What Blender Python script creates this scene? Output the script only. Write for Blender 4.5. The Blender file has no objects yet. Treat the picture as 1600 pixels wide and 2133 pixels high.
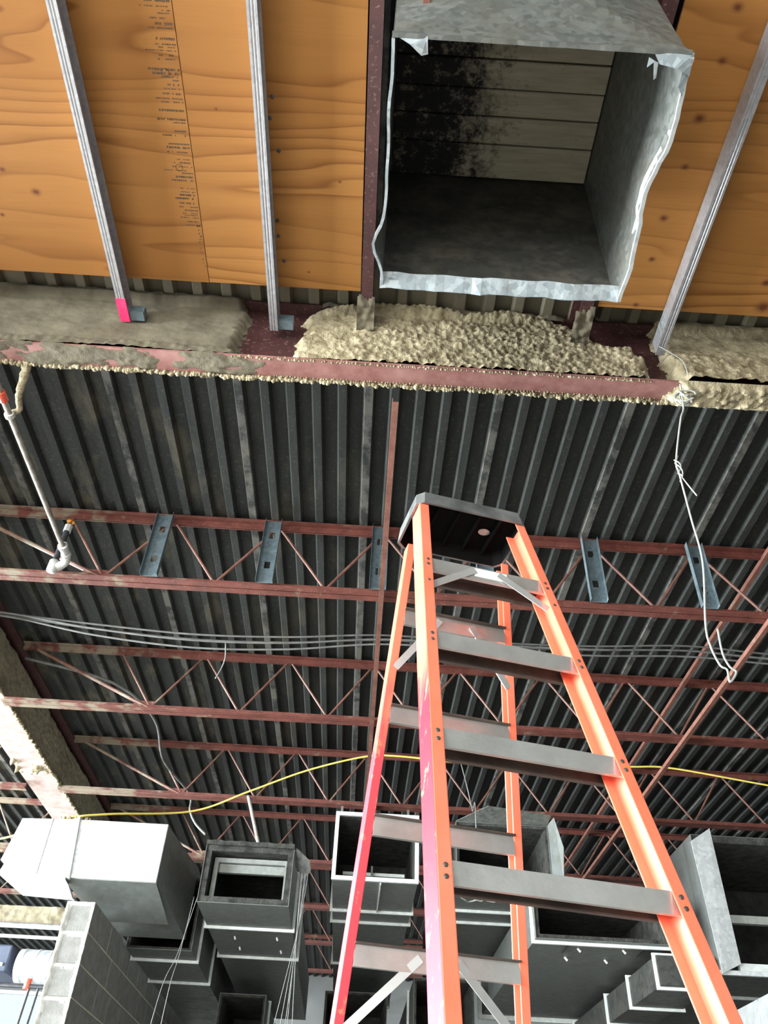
import bpy, bmesh, math, random
import numpy as np
from mathutils import Vector, Matrix, noise as mn
random.seed(7)
S = bpy.context.scene
COL = S.collection
CZ = 1.64                      # height of the camera above the floor; coordinates below are given from camera height

# ------------------------------------------------------------------ camera, world, lights, exposure
cam_d = bpy.data.cameras.new('camera'); cam = bpy.data.objects.new('camera', cam_d); COL.objects.link(cam)
PIT, ROLL, YAW = [math.radians(a) for a in (41.528, 2.929, 0.638)]
fwd = Vector((math.sin(YAW)*math.cos(PIT), math.cos(YAW)*math.cos(PIT), math.sin(PIT)))
r0 = Vector((math.cos(YAW), -math.sin(YAW), 0)); u0 = r0.cross(fwd)
rr = math.cos(ROLL)*r0 + math.sin(ROLL)*u0; uu = -math.sin(ROLL)*r0 + math.cos(ROLL)*u0
Mc = Matrix((rr, uu, -fwd)).transposed().to_4x4(); Mc.translation = (0, 0, CZ)
cam.matrix_world = Mc
cam_d.sensor_fit = 'VERTICAL'; cam_d.sensor_height = 36.0; cam_d.lens = 36.0*1672.8/2133.0
cam_d.clip_start = 0.05; cam_d.clip_end = 200
S.camera = cam

w = bpy.data.worlds.new('world'); S.world = w; w.use_nodes = True
bg = w.node_tree.nodes['Background']; bg.inputs[0].default_value = (0.82, 0.92, 1.0, 1); bg.inputs[1].default_value = 1.2

def area(name, loc, rot, sx, sy, power, col):
    l = bpy.data.lights.new(name, 'AREA'); l.shape = 'RECTANGLE'; l.size = sx; l.size_y = sy; l.energy = power; l.color = col
    o = bpy.data.objects.new(name, l); COL.objects.link(o); o.location = loc; o.rotation_euler = rot
    return o
R90 = math.pi/2
# daylight standing in the storefront windows of the left and the rear wall
for y, pw in ((-2.6, 2600), (1.4, 2600), (5.4, 2600), (9.4, 3600)):
    area('window_daylight_left', (-10.12, y, 2.95), (0, -R90, 0), 3.0, 3.5, pw, (0.93, 0.97, 1.0))
for x, pw in ((-4.6, 760), (-0.6, 380)):
    area('window_daylight_rear', (x, -5.32, 1.75), (R90, 0, 0), 3.5, 2.7, pw, (1.0, 0.97, 0.92))
S.view_settings.view_transform = 'Standard'; S.view_settings.look = 'None'
S.view_settings.gamma = 1.0; S.view_settings.use_curve_mapping = False
S.view_settings.exposure = 0.2

# ------------------------------------------------------------------ materials
def new_mat(name):
    m = bpy.data.materials.new(name); m.use_nodes = True
    nt = m.node_tree; b = nt.nodes['Principled BSDF']
    return m, nt, b
def nd(nt, t, **k):
    n = nt.nodes.new(t)
    for a, v in k.items():
        if a in n.inputs: n.inputs[a].default_value = v
        else: setattr(n, a, v)
    return n
def pos(nt, scale=(1, 1, 1)):
    g = nd(nt, 'ShaderNodeNewGeometry'); mp = nd(nt, 'ShaderNodeMapping'); mp.inputs['Scale'].default_value = scale
    nt.links.new(g.outputs['Position'], mp.inputs['Vector']); return mp.outputs[0]
def noise(nt, vec, scale, detail=4, rough=.6, dist=0):
    n = nd(nt, 'ShaderNodeTexNoise'); n.inputs['Scale'].default_value = scale; n.inputs['Detail'].default_value = detail
    n.inputs['Roughness'].default_value = rough; n.inputs['Distortion'].default_value = dist
    nt.links.new(vec, n.inputs['Vector']); return n.outputs['Fac']
def ramp(nt, fac, stops):
    r = nd(nt, 'ShaderNodeValToRGB'); e = r.color_ramp.elements
    while len(e) < len(stops): e.new(.5)
    for x, (p, c) in zip(e, stops):
        x.position = p; x.color = (c, c, c, 1) if isinstance(c, (int, float)) else (*c, 1)
    nt.links.new(fac, r.inputs[0]); return r.outputs[0]
def mix(nt, fac, a, b, blend='MIX'):
    m = nd(nt, 'ShaderNodeMix', data_type='RGBA', blend_type=blend)
    for s, v in ((0, fac), (6, a), (7, b)):
        if isinstance(v, (int, float)): m.inputs[s].default_value = v
        elif isinstance(v, tuple): m.inputs[s].default_value = (*v, 1)
        else: nt.links.new(v, m.inputs[s])
    return m.outputs[2]
def mth(nt, op, a, b=None, c=None):
    n = nd(nt, 'ShaderNodeMath', operation=op)
    for i, v in enumerate((a, b, c)):
        if v is None: continue
        if isinstance(v, (int, float)): n.inputs[i].default_value = v
        else: nt.links.new(v, n.inputs[i])
    return n.outputs[0]
def bump(nt, b, h, strength, dist):
    n = nd(nt, 'ShaderNodeBump'); n.inputs['Strength'].default_value = strength; n.inputs['Distance'].default_value = dist
    nt.links.new(h, n.inputs['Height']); nt.links.new(n.outputs[0], b.inputs['Normal'])
def nmat(name, c1, c2, scale=6, rough=.6, metal=0, bmp=0, bscale=60, bdist=.004, lo=.35, hi=.65, stretch=(1, 1, 1), spec=.5):
    m, nt, b = new_mat(name); p = pos(nt, stretch)
    f = ramp(nt, noise(nt, p, scale, 6), [(lo, c1), (hi, c2)])
    nt.links.new(f, b.inputs['Base Color']); b.inputs['Roughness'].default_value = rough; b.inputs['Metallic'].default_value = metal
    b.inputs['Specular IOR Level'].default_value = spec
    if bmp: bump(nt, b, noise(nt, p, bscale, 3), bmp, bdist)
    return m

# corrugated deck: dusty grey steel, light scuffs on the lap rib of each sheet, tan overspray
def m_deck():
    m, nt, b = new_mat('deck_steel'); p = pos(nt)
    base = ramp(nt, noise(nt, pos(nt, (9, 1.2, 1)), 1.6, 6, .65), [(.3, (.015, .0155, .0142)), (.7, (.031, .032, .0295))])
    speck = ramp(nt, noise(nt, p, 45, 3), [(.56, 0), (.7, .5)])
    c = mix(nt, speck, base, (.075, .075, .068))
    sx = nd(nt, 'ShaderNodeSeparateXYZ'); nt.links.new(p, sx.inputs[0])
    u = mth(nt, 'FRACT', mth(nt, 'DIVIDE', mth(nt, 'ADD', sx.outputs[0], .087 + .381 + 7.62), .762))
    lap = mth(nt, 'LESS_THAN', mth(nt, 'ABSOLUTE', mth(nt, 'SUBTRACT', u, .5)), .036)
    scuff = ramp(nt, noise(nt, pos(nt, (3, 2.2, 1)), 2.6, 5, .7), [(.42, 0), (.56, 1)])
    c = mix(nt, mth(nt, 'MULTIPLY', mth(nt, 'MULTIPLY', lap, scuff), .6), c, (.15, .135, .12))
    over = ramp(nt, noise(nt, pos(nt, (2.4, .9, 1)), 1.5, 6, .7), [(.52, 0), (.64, 1)])
    side = nd(nt, 'ShaderNodeMapRange'); nt.links.new(sx.outputs[0], side.inputs[0])
    side.inputs[1].default_value = .2; side.inputs[2].default_value = -1.8; side.inputs[3].default_value = .06; side.inputs[4].default_value = .6
    c = mix(nt, mth(nt, 'MULTIPLY', over, side.outputs[0]), c, (.11, .092, .06))
    by = mth(nt, 'ABSOLUTE', mth(nt, 'SUBTRACT', sx.outputs[1], 2.47))          # drift of sprayed fireproofing along the beam
    nb = mth(nt, 'ADD', mth(nt, 'MULTIPLY', by, 2.2), mth(nt, 'MULTIPLY', mth(nt, 'SUBTRACT', noise(nt, p, 9, 5, .7), .5), .9))
    c = mix(nt, ramp(nt, nb, [(.3, .8), (.75, 0)]), c, (.17, .145, .10))
    nt.links.new(c, b.inputs['Base Color']); b.inputs['Roughness'].default_value = .6; b.inputs['Specular IOR Level'].default_value = .3
    bump(nt, b, noise(nt, p, 70, 3), .25, .002)
    return m
DECK = m_deck()
# red oxide primer, with tan overspray where the girder was sprayed
def m_red(name, c1, c2, over_x=None, rough=.55):
    m, nt, b = new_mat(name); p = pos(nt)
    c = ramp(nt, noise(nt, p, 9, 6, .7), [(.35, c1), (.68, c2)])
    dust = ramp(nt, noise(nt, p, 60, 3), [(.58, 0), (.72, .6)])
    c = mix(nt, dust, c, (.22, .13, .10))
    if over_x is not None:
        sx = nd(nt, 'ShaderNodeSeparateXYZ'); nt.links.new(p, sx.inputs[0])
        mr = nd(nt, 'ShaderNodeMapRange'); nt.links.new(sx.outputs[0], mr.inputs[0])
        mr.inputs[1].default_value = -1.1; mr.inputs[2].default_value = -2.6; mr.inputs[3].default_value = .0; mr.inputs[4].default_value = .6
        f = ramp(nt, mth(nt, 'ADD', noise(nt, p, 7, 5), mth(nt, 'MULTIPLY', mr.outputs[0], .35)), [(.62, 0), (.76, .8)])
        c = mix(nt, f, c, (.22, .185, .13))
    nt.links.new(c, b.inputs['Base Color']); b.inputs['Roughness'].default_value = rough
    bump(nt, b, noise(nt, p, 80, 2), .15, .002)
    return m
RED = m_red('red_primer', (.085, .021, .0145), (.16, .046, .033), over_x=1)
RED_D = m_red('dark_red_primer', (.036, .011, .011), (.062, .02, .019))
RED_P = m_red('worn_red_primer', (.19, .07, .06), (.31, .15, .13))
BAR = m_red('red_web_bar', (.11, .040, .028), (.20, .082, .058), over_x=1)
RED_LIT = m_red('lit_pink_primer', (.30, .19, .17), (.46, .35, .32))  # paler than the other primers: bright daylight is put into the colour
FIRE = nmat('sprayed_fireproofing', (.19, .15, .09), (.45, .375, .25), 16, .95, 0, .9, 55, .012, spec=.1)
FIRE_S = nmat('smooth_fireproofing', (.085, .069, .044), (.145, .12, .08), 7, .95, 0, .5, 120, .004)
FIRE_D = nmat('girder_fireproofing', (.19, .16, .105), (.27, .23, .155), 9, .95, 0, .7, 70, .008)

def m_galv(name, c1, c2, rough=.38, metal=.75, scale=38, dirt=0.0):
    m, nt, b = new_mat(name); p = pos(nt)
    v = nd(nt, 'ShaderNodeTexVoronoi'); v.inputs['Scale'].default_value = scale; nt.links.new(p, v.inputs['Vector'])
    sep = nd(nt, 'ShaderNodeSeparateColor'); nt.links.new(v.outputs['Color'], sep.inputs[0])
    c = ramp(nt, sep.outputs[0], [(0, c1), (1, c2)])
    if dirt:
        d = ramp(nt, noise(nt, pos(nt, (1, 1, 1.4)), 5, 6, .7), [(.45, 0), (.7, dirt)])
        c = mix(nt, d, c, (.14, .12, .09))
    nt.links.new(c, b.inputs['Base Color']); b.inputs['Roughness'].default_value = rough; b.inputs['Metallic'].default_value = metal
    r = ramp(nt, noise(nt, p, 14, 4), [(.3, rough - .08), (.7, rough + .14)]); nt.links.new(r, b.inputs['Roughness'])
    bump(nt, b, noise(nt, p, 10, 2), .06, .006)
    return m
GALV = m_galv('galvanized_steel', (.42, .44, .45), (.66, .68, .69))
GALV_R = m_galv('blue_white_lip_steel', (.24, .27, .29), (.42, .45, .47), .5, .35, 45, .5)
SHADED = m_galv('shaded_duct_steel', (.022, .02, .017), (.034, .032, .027), .7, 0, 30, .5)  # darker steel: the shade inside the duct mouth is in its colour
GALV_B = m_galv('bright_galvanized_steel', (.62, .64, .64), (.82, .83, .83), .45, .45)
GALV_D = m_galv('dusty_duct_steel', (.15, .16, .152), (.18, .19, .18), .55, .35, 30, .5)
GALV_L = m_galv('duct_flange_steel', (.6, .62, .6), (.72, .74, .72), .55, .2, 30, .15)
GALV_K = m_galv('shadow_black_duct_steel', (.035, .036, .034), (.055, .056, .053), .6, .2, 30, .4)  # near-black tone paints the shade on the lower stepped duct
GALV_M = m_galv('grey_frame_steel', (.22, .23, .215), (.28, .29, .275), .55, .2, 30, .3)
GALV_C = m_galv('old_duct_steel', (.095, .098, .09), (.16, .165, .153), .5, .35, 45, .5)
STUD = m_galv('stud_steel', (.33, .315, .325), (.42, .40, .41), .42, .6, 60)
BLUESTUD = m_galv('blue_grey_stud_steel', (.12, .16, .18), (.18, .225, .25), .45, .5, 50)
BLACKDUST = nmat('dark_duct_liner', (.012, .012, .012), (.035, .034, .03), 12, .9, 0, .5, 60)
LINER = nmat('torn_duct_liner', (.014, .0135, .012), (.06, .057, .05), 14, .95, 0, .8, 70, .01)

def m_ply(name, knots, seed, k=1.0):
    m, nt, b = new_mat(name); p = pos(nt)
    mp = nd(nt, 'ShaderNodeMapping'); mp.inputs['Location'].default_value = (seed*1.7, seed*.9, 0); mp.inputs['Scale'].default_value = (.14, 1, 1)
    nt.links.new(p, mp.inputs[0]); q = mp.outputs[0]
    # wide flowing figure running across the sheet
    warp = noise(nt, q, 2.2, 3, .5); sp = nd(nt, 'ShaderNodeSeparateXYZ'); nt.links.new(q, sp.inputs[0])
    t = mth(nt, 'ADD', mth(nt, 'MULTIPLY', sp.outputs[1], 9), mth(nt, 'MULTIPLY', warp, 10))
    fr = mth(nt, 'FRACT', t)
    fig = ramp(nt, fr, [(0, 0), (.45, .08), (.8, .5), (.93, 1), (1, 0)])
    fine = noise(nt, pos(nt, (2.5, 60, 1)), 2, 4)
    big = noise(nt, q, 1.1, 2)
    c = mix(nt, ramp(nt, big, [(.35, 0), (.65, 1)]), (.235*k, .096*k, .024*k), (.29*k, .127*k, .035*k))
    c = mix(nt, mth(nt, 'MULTIPLY', fig, ramp(nt, noise(nt, q, 3.2, 3), [(.35, .1), (.65, .95)])), c, (.145, .05, .011))
    c = mix(nt, mth(nt, 'MULTIPLY', ramp(nt, fine, [(.45, 0), (.75, 1)]), .28), c, (.19, .082, .022))
    for (kx, ky, r) in knots:
        d = nd(nt, 'ShaderNodeVectorMath', operation='DISTANCE'); d.inputs[1].default_value = (kx, ky*1.25, 3.435 + CZ)
        mq = nd(nt, 'ShaderNodeMapping'); mq.inputs['Scale'].default_value = (1, 1.25, 1); nt.links.new(p, mq.inputs[0]); nt.links.new(mq.outputs[0], d.inputs[0])
        k = ramp(nt, mth(nt, 'DIVIDE', mth(nt, 'ADD', d.outputs['Value'], mth(nt, 'MULTIPLY', mth(nt, 'SUBTRACT', noise(nt, p, 40, 2), .5), r*.8)), r*2.4), [(.2, 1), (.45, .55), (.75, .14), (1, 0)])
        c = mix(nt, k, c, (.10, .03, .012))
    nt.links.new(c, b.inputs['Base Color']); b.inputs['Roughness'].default_value = .65; b.inputs['Specular IOR Level'].default_value = .15
    bump(nt, b, fine, .12, .001)
    return m
PLY_A = m_ply('plywood_a', [(-1.628, 1.835, .014), (-1.75, 1.739, .009), (-1.818, 1.957, .008), (-1.35, 1.05, .006)], 1)
PLY_B = m_ply('plywood_b', [(-.766, 1.42, .005), (-.25, 1.7, .005), (-.4, 2.16, .005)], 4)
PLY_C = m_ply('plywood_c', [(1.229, .935, .014), (1.238, 1.119, .012), (1.223, 1.338, .016), (1.112, 1.199, .006), (1.23, 1.54, .011), (1.211, 1.776, .013), (1.218, 1.981, .011), (1.832, 2.202, .026), (1.795, 2.069, .016), (1.213, 2.232, .010)], 8, 1.22)  # sheet toned lighter to make up for missing light on this side
INK = nmat('stamp_ink', (.02, .011, .006), (.085, .042, .018), 60, .8)

# fibreglass ladder: orange, spilled pink paint on the lower part
def m_orange(name, zpink, sl, side_only=False, pink=(.50, .012, .034)):
    m, nt, b = new_mat(name); p = pos(nt)
    c = ramp(nt, noise(nt, p, 5, 4), [(.3, (.90, .165, .085)), (.7, (.94, .215, .13))])
    if zpink is not None:
        sx = nd(nt, 'ShaderNodeSeparateXYZ'); nt.links.new(p, sx.inputs[0])
        h = mth(nt, 'ADD', sx.outputs[2], mth(nt, 'MULTIPLY', mth(nt, 'SUBTRACT', noise(nt, pos(nt, (26, 26, 5)), 1, 5), .5), sl))
        f = nd(nt, 'ShaderNodeMapRange'); nt.links.new(h, f.inputs[0]); f.inputs[1].default_value = zpink + CZ + .10; f.inputs[2].default_value = zpink + CZ - .10
        fl = ramp(nt, noise(nt, pos(nt, (1, 1, .6)), 34, 4), [(.60, 1), (.66, .1)])
        fac = mth(nt, 'MULTIPLY', f.outputs[0], fl)
        if side_only:      # paint ran down the outer side of the rail
            gn_ = nd(nt, 'ShaderNodeNewGeometry'); sn = nd(nt, 'ShaderNodeSeparateXYZ'); nt.links.new(gn_.outputs['True Normal'], sn.inputs[0])
            fac = mth(nt, 'MULTIPLY', fac, mth(nt, 'LESS_THAN', sn.outputs[0], -.5))
        c = mix(nt, fac, c, pink)
    nt.links.new(c, b.inputs['Base Color']); b.inputs['Roughness'].default_value = .42; b.inputs['Coat Weight'].default_value = .25; b.inputs['Coat Roughness'].default_value = .22
    return m
ORANGE = m_orange('orange_fibreglass', None, 0)
ORANGE_PF = m_orange('orange_fibreglass_pink_paint_front', 1.0, .5, True)
ORANGE_PR = m_orange('orange_fibreglass_pink_paint_rear', 1.12, .7, pink=(.66, .05, .07))
ALU = nmat('worn_aluminium', (.52, .51, .49), (.68, .67, .65), 8, .38, .78, .1, 60)
ALU_SHADE_DIRT = nmat('shaded_grimy_aluminium', (.06, .045, .038), (.12, .095, .08), 10, .5, .3)  # grime on the bar lips; under the steps the brown is painted shade
ALU_B = nmat('aluminium_brace', (.48, .48, .47), (.6, .6, .6), 8, .35, .6)
BLACKP = nmat('black_ladder_cap_plastic', (.045, .046, .046), (.14, .14, .138), 9, .55, 0, .2, 60)
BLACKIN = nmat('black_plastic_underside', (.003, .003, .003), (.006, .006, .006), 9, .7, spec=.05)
RIVET = nmat('dark_rivet', (.06, .045, .035), (.12, .1, .08), 30, .5, .4)
WHITE = nmat('white_label', (.75, .74, .72), (.82, .82, .8), 8, .5)
PINKTAPE = nmat('hot_pink_tape', (.95, .02, .12), (1.0, .05, .16), 20, .5)
BOARD = None
def m_board():
    m, nt, b = new_mat('mouldy_board'); p = pos(nt)
    c = ramp(nt, noise(nt, pos(nt, (1.5, 14, 1)), 3, 4), [(.3, (.34, .29, .21)), (.7, (.48, .42, .31))])
    sx = nd(nt, 'ShaderNodeSeparateXYZ'); nt.links.new(p, sx.inputs[0])
    e = nd(nt, 'ShaderNodeMapRange'); nt.links.new(sx.outputs[0], e.inputs[0])
    e.inputs[1].default_value = .2; e.inputs[2].default_value = .55; e.inputs[3].default_value = .16; e.inputs[4].default_value = -.18
    f = ramp(nt, mth(nt, 'ADD', noise(nt, p, 17, 8, .8), e.outputs[0]), [(.42, 0), (.62, 1)])
    c = mix(nt, f, c, (.012, .011, .012))
    nt.links.new(c, b.inputs['Base Color']); b.inputs['Roughness'].default_value = .9; return m
BOARD = m_board()
CMU = nmat('concrete_block', (.19, .184, .17), (.26, .25, .235), 14, .95, 0, .6, 90, .006)
CMU_L = nmat('pale_concrete_block', (.22, .22, .215), (.28, .28, .275), 12, .95, 0, .5, 90, .005)
MORTAR = nmat('mortar', (.62, .56, .42), (.75, .69, .54), 20, .95, 0, .5, 90, .005)
CONC = nmat('concrete_floor', (.22, .21, .19), (.29, .28, .255), 2, .8)
PAINT = nmat('wall_paint', (.16, .16, .155), (.21, .21, .2), 1.5, .9)
FRAME = nmat('window_frame_aluminium', (.35, .36, .37), (.45, .46, .47), 5, .45, .6)
PIPE = nmat('dusty_white_pipe', (.24, .20, .16), (.38, .34, .30), 22, .7, 0, .4, 80, .003)
PIPE_W = nmat('white_fitting', (.38, .36, .34), (.5, .48, .46), 20, .6)
PIPE_K = nmat('dark_iron_pipe', (.03, .03, .035), (.06, .06, .065), 20, .5, .4)
BRASS = nmat('brass', (.5, .24, .06), (.65, .35, .1), 20, .35, .9)
CABLE = nmat('grey_cable', (.085, .08, .075), (.14, .135, .125), 12, .6)
WIRE = nmat('white_wire', (.28, .28, .255), (.38, .38, .35), 20, .55)
YELLOW = nmat('yellow_cable', (.75, .58, .10), (.85, .68, .16), 10, .5)
STEELW = nmat('steel_wire', (.2, .2, .19), (.3, .3, .29), 20, .5, .4)
REDP = nmat('red_painted_pipe', (.55, .06, .03), (.65, .1, .05), 12, .45)
BLUEB = nmat('dark_blue_panel', (.035, .045, .075), (.06, .07, .11), 5, .6)
def m_glass():
    m, nt, b = new_mat('window_glass'); out = nt.nodes['Material Output']
    t = nd(nt, 'ShaderNodeBsdfTransparent'); t.inputs[0].default_value = (.92, .95, .95, 1)
    g = nd(nt, 'ShaderNodeBsdfGlossy'); g.inputs['Roughness'].default_value = .03
    mx = nd(nt, 'ShaderNodeMixShader'); mx.inputs[0].default_value = .06
    nt.links.new(t.outputs[0], mx.inputs[1]); nt.links.new(g.outputs[0], mx.inputs[2]); nt.links.new(mx.outputs[0], out.inputs[0]); return m
GLASS = m_glass()

# ------------------------------------------------------------------ mesh helpers (coordinates from camera height)
ORG = {}
def tag(o, label=None, cat=None, group=None, kind=None):
    if label: o['label'] = label
    if cat: o['category'] = cat
    if group: o['group'] = group
    if kind: o['kind'] = kind
    return o
def root(name, loc, label, cat, group=None, kind=None, rz=0):
    o = bpy.data.objects.new(name, None); COL.objects.link(o); o.empty_display_size = .1
    o.location = (loc[0], loc[1], loc[2] + CZ); o.rotation_euler = (0, 0, rz)
    ORG[o.name] = (np.array(loc, float), rz)
    return tag(o, label, cat, group, kind)
class MB:
    """collects vertices and faces of one mesh"""
    def __init__(s): s.v = []; s.f = []
    def add(s, vs, fs):
        n = len(s.v); s.v += [tuple(map(float, p)) for p in vs]; s.f += [tuple(i + n for i in f) for f in fs]; return s
    def box(s, a, b, rot=None):
        (x0, y0, z0), (x1, y1, z1) = a, b
        vs = [(x0, y0, z0), (x1, y0, z0), (x1, y1, z0), (x0, y1, z0), (x0, y0, z1), (x1, y0, z1), (x1, y1, z1), (x0, y1, z1)]
        return s.add(vs, [(0, 3, 2, 1), (4, 5, 6, 7), (0, 1, 5, 4), (1, 2, 6, 5), (2, 3, 7, 6), (3, 0, 4, 7)])
    def prism(s, prof, p0, p1, ax, ay):
        """closed profile (list of 2-D points on axes ax, ay) swept from p0 to p1"""
        p0, p1, ax, ay = map(np.array, (p0, p1, ax, ay)); n = len(prof)
        vs = [p0 + ax*u + ay*v for u, v in prof] + [p1 + ax*u + ay*v for u, v in prof]
        fs = [(i, (i + 1) % n, n + (i + 1) % n, n + i) for i in range(n)] + [tuple(range(n))[::-1], tuple(range(n, 2*n))]
        return s.add(vs, fs)
    def loft(s, rings, cap=True):
        n = len(rings[0]); vs = [p for r in rings for p in r]; fs = []
        for k in range(len(rings) - 1):
            for i in range(n): fs.append((k*n + i, k*n + (i + 1) % n, (k + 1)*n + (i + 1) % n, (k + 1)*n + i))
        if cap: fs += [tuple(range(n))[::-1], tuple((len(rings) - 1)*n + i for i in range(n))]
        return s.add(vs, fs)
    def tube(s, pts, r, n=8, cap=True):
        pts = [Vector(p) for p in pts]; rs = r if isinstance(r, (list, tuple)) else [r]*len(pts); rings = []
        up = None
        for i, p in enumerate(pts):
            t = (pts[min(i + 1, len(pts) - 1)] - pts[max(i - 1, 0)]).normalized()
            if up is None: up = Vector((0, 0, 1)) if abs(t.z) < .9 else Vector((1, 0, 0))
            a = t.cross(up).normalized(); b = a.cross(t).normalized(); up = b
            rings.append([p + (a*math.cos(2*math.pi*k/n) + b*math.sin(2*math.pi*k/n))*rs[i] for k in range(n)])
        return s.loft(rings, cap)
    def build(s, name, mat, parent=None, smooth=False, local=False, fixn=True):
        v = np.array(s.v, float)
        if parent is None:
            o_ = np.array([(v[:, 0].min() + v[:, 0].max())/2, (v[:, 1].min() + v[:, 1].max())/2, v[:, 2].min()]); rz = 0
        else: o_, rz = ORG[parent.name]
        if not local:
            v = v - o_
            if rz: c, sn = math.cos(-rz), math.sin(-rz); v = np.stack([v[:, 0]*c - v[:, 1]*sn, v[:, 0]*sn + v[:, 1]*c, v[:, 2]], 1)
        me = bpy.data.meshes.new(name); me.from_pydata(v.tolist(), [], s.f); me.update()
        if fixn:
            bm = bmesh.new(); bm.from_mesh(me); bmesh.ops.recalc_face_normals(bm, faces=bm.faces); bm.to_mesh(me); bm.free()
        me.materials.append(mat)
        if smooth: me.polygons.foreach_set('use_smooth', [True]*len(me.polygons))
        o = bpy.data.objects.new(name, me); COL.objects.link(o)
        if parent is None: o.location = (o_[0], o_[1], o_[2] + CZ)
        else: o.parent = parent
        ORG[o.name] = (o_, rz)
        return o
def bev(o, wd=.003, seg=2):
    m = o.modifiers.new('edge', 'BEVEL'); m.width = wd; m.segments = seg; m.limit_method = 'ANGLE'; return o
def inst(src, loc, parent, name=None):
    o = src.copy(); COL.objects.link(o); o.parent = parent; o.location = loc
    ORG[o.name] = ORG[parent.name] if parent else (np.array(loc), 0)
    return o
def smooth_path(pts, n=10):
    P = [Vector(p) for p in pts]; out = []
    for i in range(len(P) - 1):
        p0, p1, p2, p3 = P[max(i - 1, 0)], P[i], P[i + 1], P[min(i + 2, len(P) - 1)]
        for k in range(n):
            t = k/n
            out.append(.5*((2*p1) + (p2 - p0)*t + (2*p0 - 5*p1 + 4*p2 - p3)*t*t + (3*p1 - p0 - 3*p2 + p3)*t**3))
    return out + [P[-1]]
def fbm(x, y, z, o=4): return mn.fractal(Vector((x, y, z)), 1.0, 2.0, o)
def pop(x, y, z, s):        # cottony lumps
    d = mn.voronoi(Vector((x*s, y*s, z*s)))[0]; return max(0, 1 - d[0]*1.25)

def coat(mb, fbase, nrm, xs, ts, hf, eps=.004):
    """thick crust on a face: grid over (x, t), raised by hf along nrm; cells without thickness are left out"""
    H = np.array([[hf(x, t) for t in ts] for x in xs]); nx, nt = H.shape
    P = np.array([[fbase(x, t) for t in ts] for x in xs]) + np.maximum(H, 0)[..., None]*np.array(nrm)
    idx = -np.ones((nx, nt), int); vs = []; fs = []
    def vi(i, j):
        if idx[i, j] < 0: idx[i, j] = len(vs); vs.append(P[i, j])
        return idx[i, j]
    for i in range(nx - 1):
        for j in range(nt - 1):
            if max(H[i, j], H[i + 1, j], H[i, j + 1], H[i + 1, j + 1]) > eps:
                fs.append((vi(i, j), vi(i + 1, j), vi(i + 1, j + 1), vi(i, j + 1)))
    return mb.add(vs, fs)
def sstep(a, b, x):
    t = min(1, max(0, (x - a)/(b - a))); return t*t*(3 - 2*t)

# ------------------------------------------------------------------ setting: floor, walls, windows
X0, X1, Y0, Y1, ZD = -10.0, 7.2, -5.2, 18.0, 3.6
def struct(o): o['kind'] = 'structure'; return o
struct(MB().box((X0 - .3, Y0 - .3, -CZ - .2), (X1 + .3, Y1 + .3, -CZ)).build('floor', CONC))
def wall(name, fixed, horiz, lo, hi, wins, th=.25):
    """wall with window openings; horiz 'y': wall lies at x = fixed and runs along y"""
    zb, zt = -CZ, ZD + .25; b = MB()
    def bx(a0, a1, z0, z1):
        if a1 - a0 < 1e-4 or z1 - z0 < 1e-4: return
        if horiz == 'y': b.box((min(fixed, fixed + th), a0, z0), (max(fixed, fixed + th), a1, z1))
        else: b.box((a0, min(fixed, fixed + th), z0), (a1, max(fixed, fixed + th), z1))
    cur = lo
    for (a0, a1, z0, z1) in sorted(wins):
        bx(cur, a0, zb, zt); bx(a0, a1, zb, z0); bx(a0, a1, z1, zt); cur = a1
    bx(cur, hi, zb, zt)
    return struct(b.build(name, PAINT))
WZ0, WZ1 = -CZ + .3, -CZ + 3.2
wl = [(y - 1.85, y + 1.85, -CZ + 1.4, -CZ + 4.5) for y in (-2.6, 1.4, 5.4, 9.4)] + [(12.2, 16.5, .4, 3.0)]
wr_ = [(x - 1.85, x + 1.85, WZ0, WZ1) for x in (-4.6, -.6)]
wf = [(-6.9, -4.4, .9, 3.1)]
wall('wall_left', X0, 'y', Y0, Y1, wl, -.25)
wall('wall_rear', Y0, 'x', X0, X1, wr_, -.25)
wall('wall_right', X1, 'y', Y0, Y1, [], .25)
wall('wall_front', Y1, 'x', X0, X1, wf, .25)
wn = 0
def window(fixed, horiz, a0, a1, z0, z1, sgn):
    global wn; wn += 1
    cen = (fixed, (a0 + a1)/2, z0) if horiz == 'y' else ((a0 + a1)/2, fixed, z0)
    r = root('window_%d' % wn, cen, 'aluminium framed daylight window in the outer wall', 'window', 'daylight windows', 'structure')
    fr = MB(); gl = []
    def bx(m, p0, p1, q0, q1, d0, d1):
        if horiz == 'y': m.box((fixed + sgn*d0, p0, q0), (fixed + sgn*d1, p1, q1)) if sgn > 0 else m.box((fixed - d1, p0, q0), (fixed - d0, p1, q1))
        else: m.box((p0, fixed + d0, q0), (p1, fixed + d1, q1)) if sgn > 0 else m.box((p0, fixed - d1, q0), (p1, fixed - d0, q1))
    t = .06
    bx(fr, a0, a1, z0, z0 + t, .02, .1); bx(fr, a0, a1, z1 - t, z1, .02, .1); bx(fr, a0, a0 + t, z0 + t, z1 - t, .02, .1); bx(fr, a1 - t, a1, z0 + t, z1 - t, .02, .1)
    mid = (a0 + a1)/2; bx(fr, mid - .03, mid + .03, z0 + t, z1 - t, .02, .1)
    fr.build('window_frame', FRAME, r)
    for p0, p1 in ((a0 + t, mid - .03), (mid + .03, a1 - t)):
        g = MB(); bx(g, p0, p1, z0 + t, z1 - t, .05, .058); g.build('pane', GLASS, r)
for (a0, a1, z0, z1) in wl: window(X0, 'y', a0, a1, z0, z1, -1)
for (a0, a1, z0, z1) in wr_: window(Y0, 'x', a0, a1, z0, z1, -1)
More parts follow.
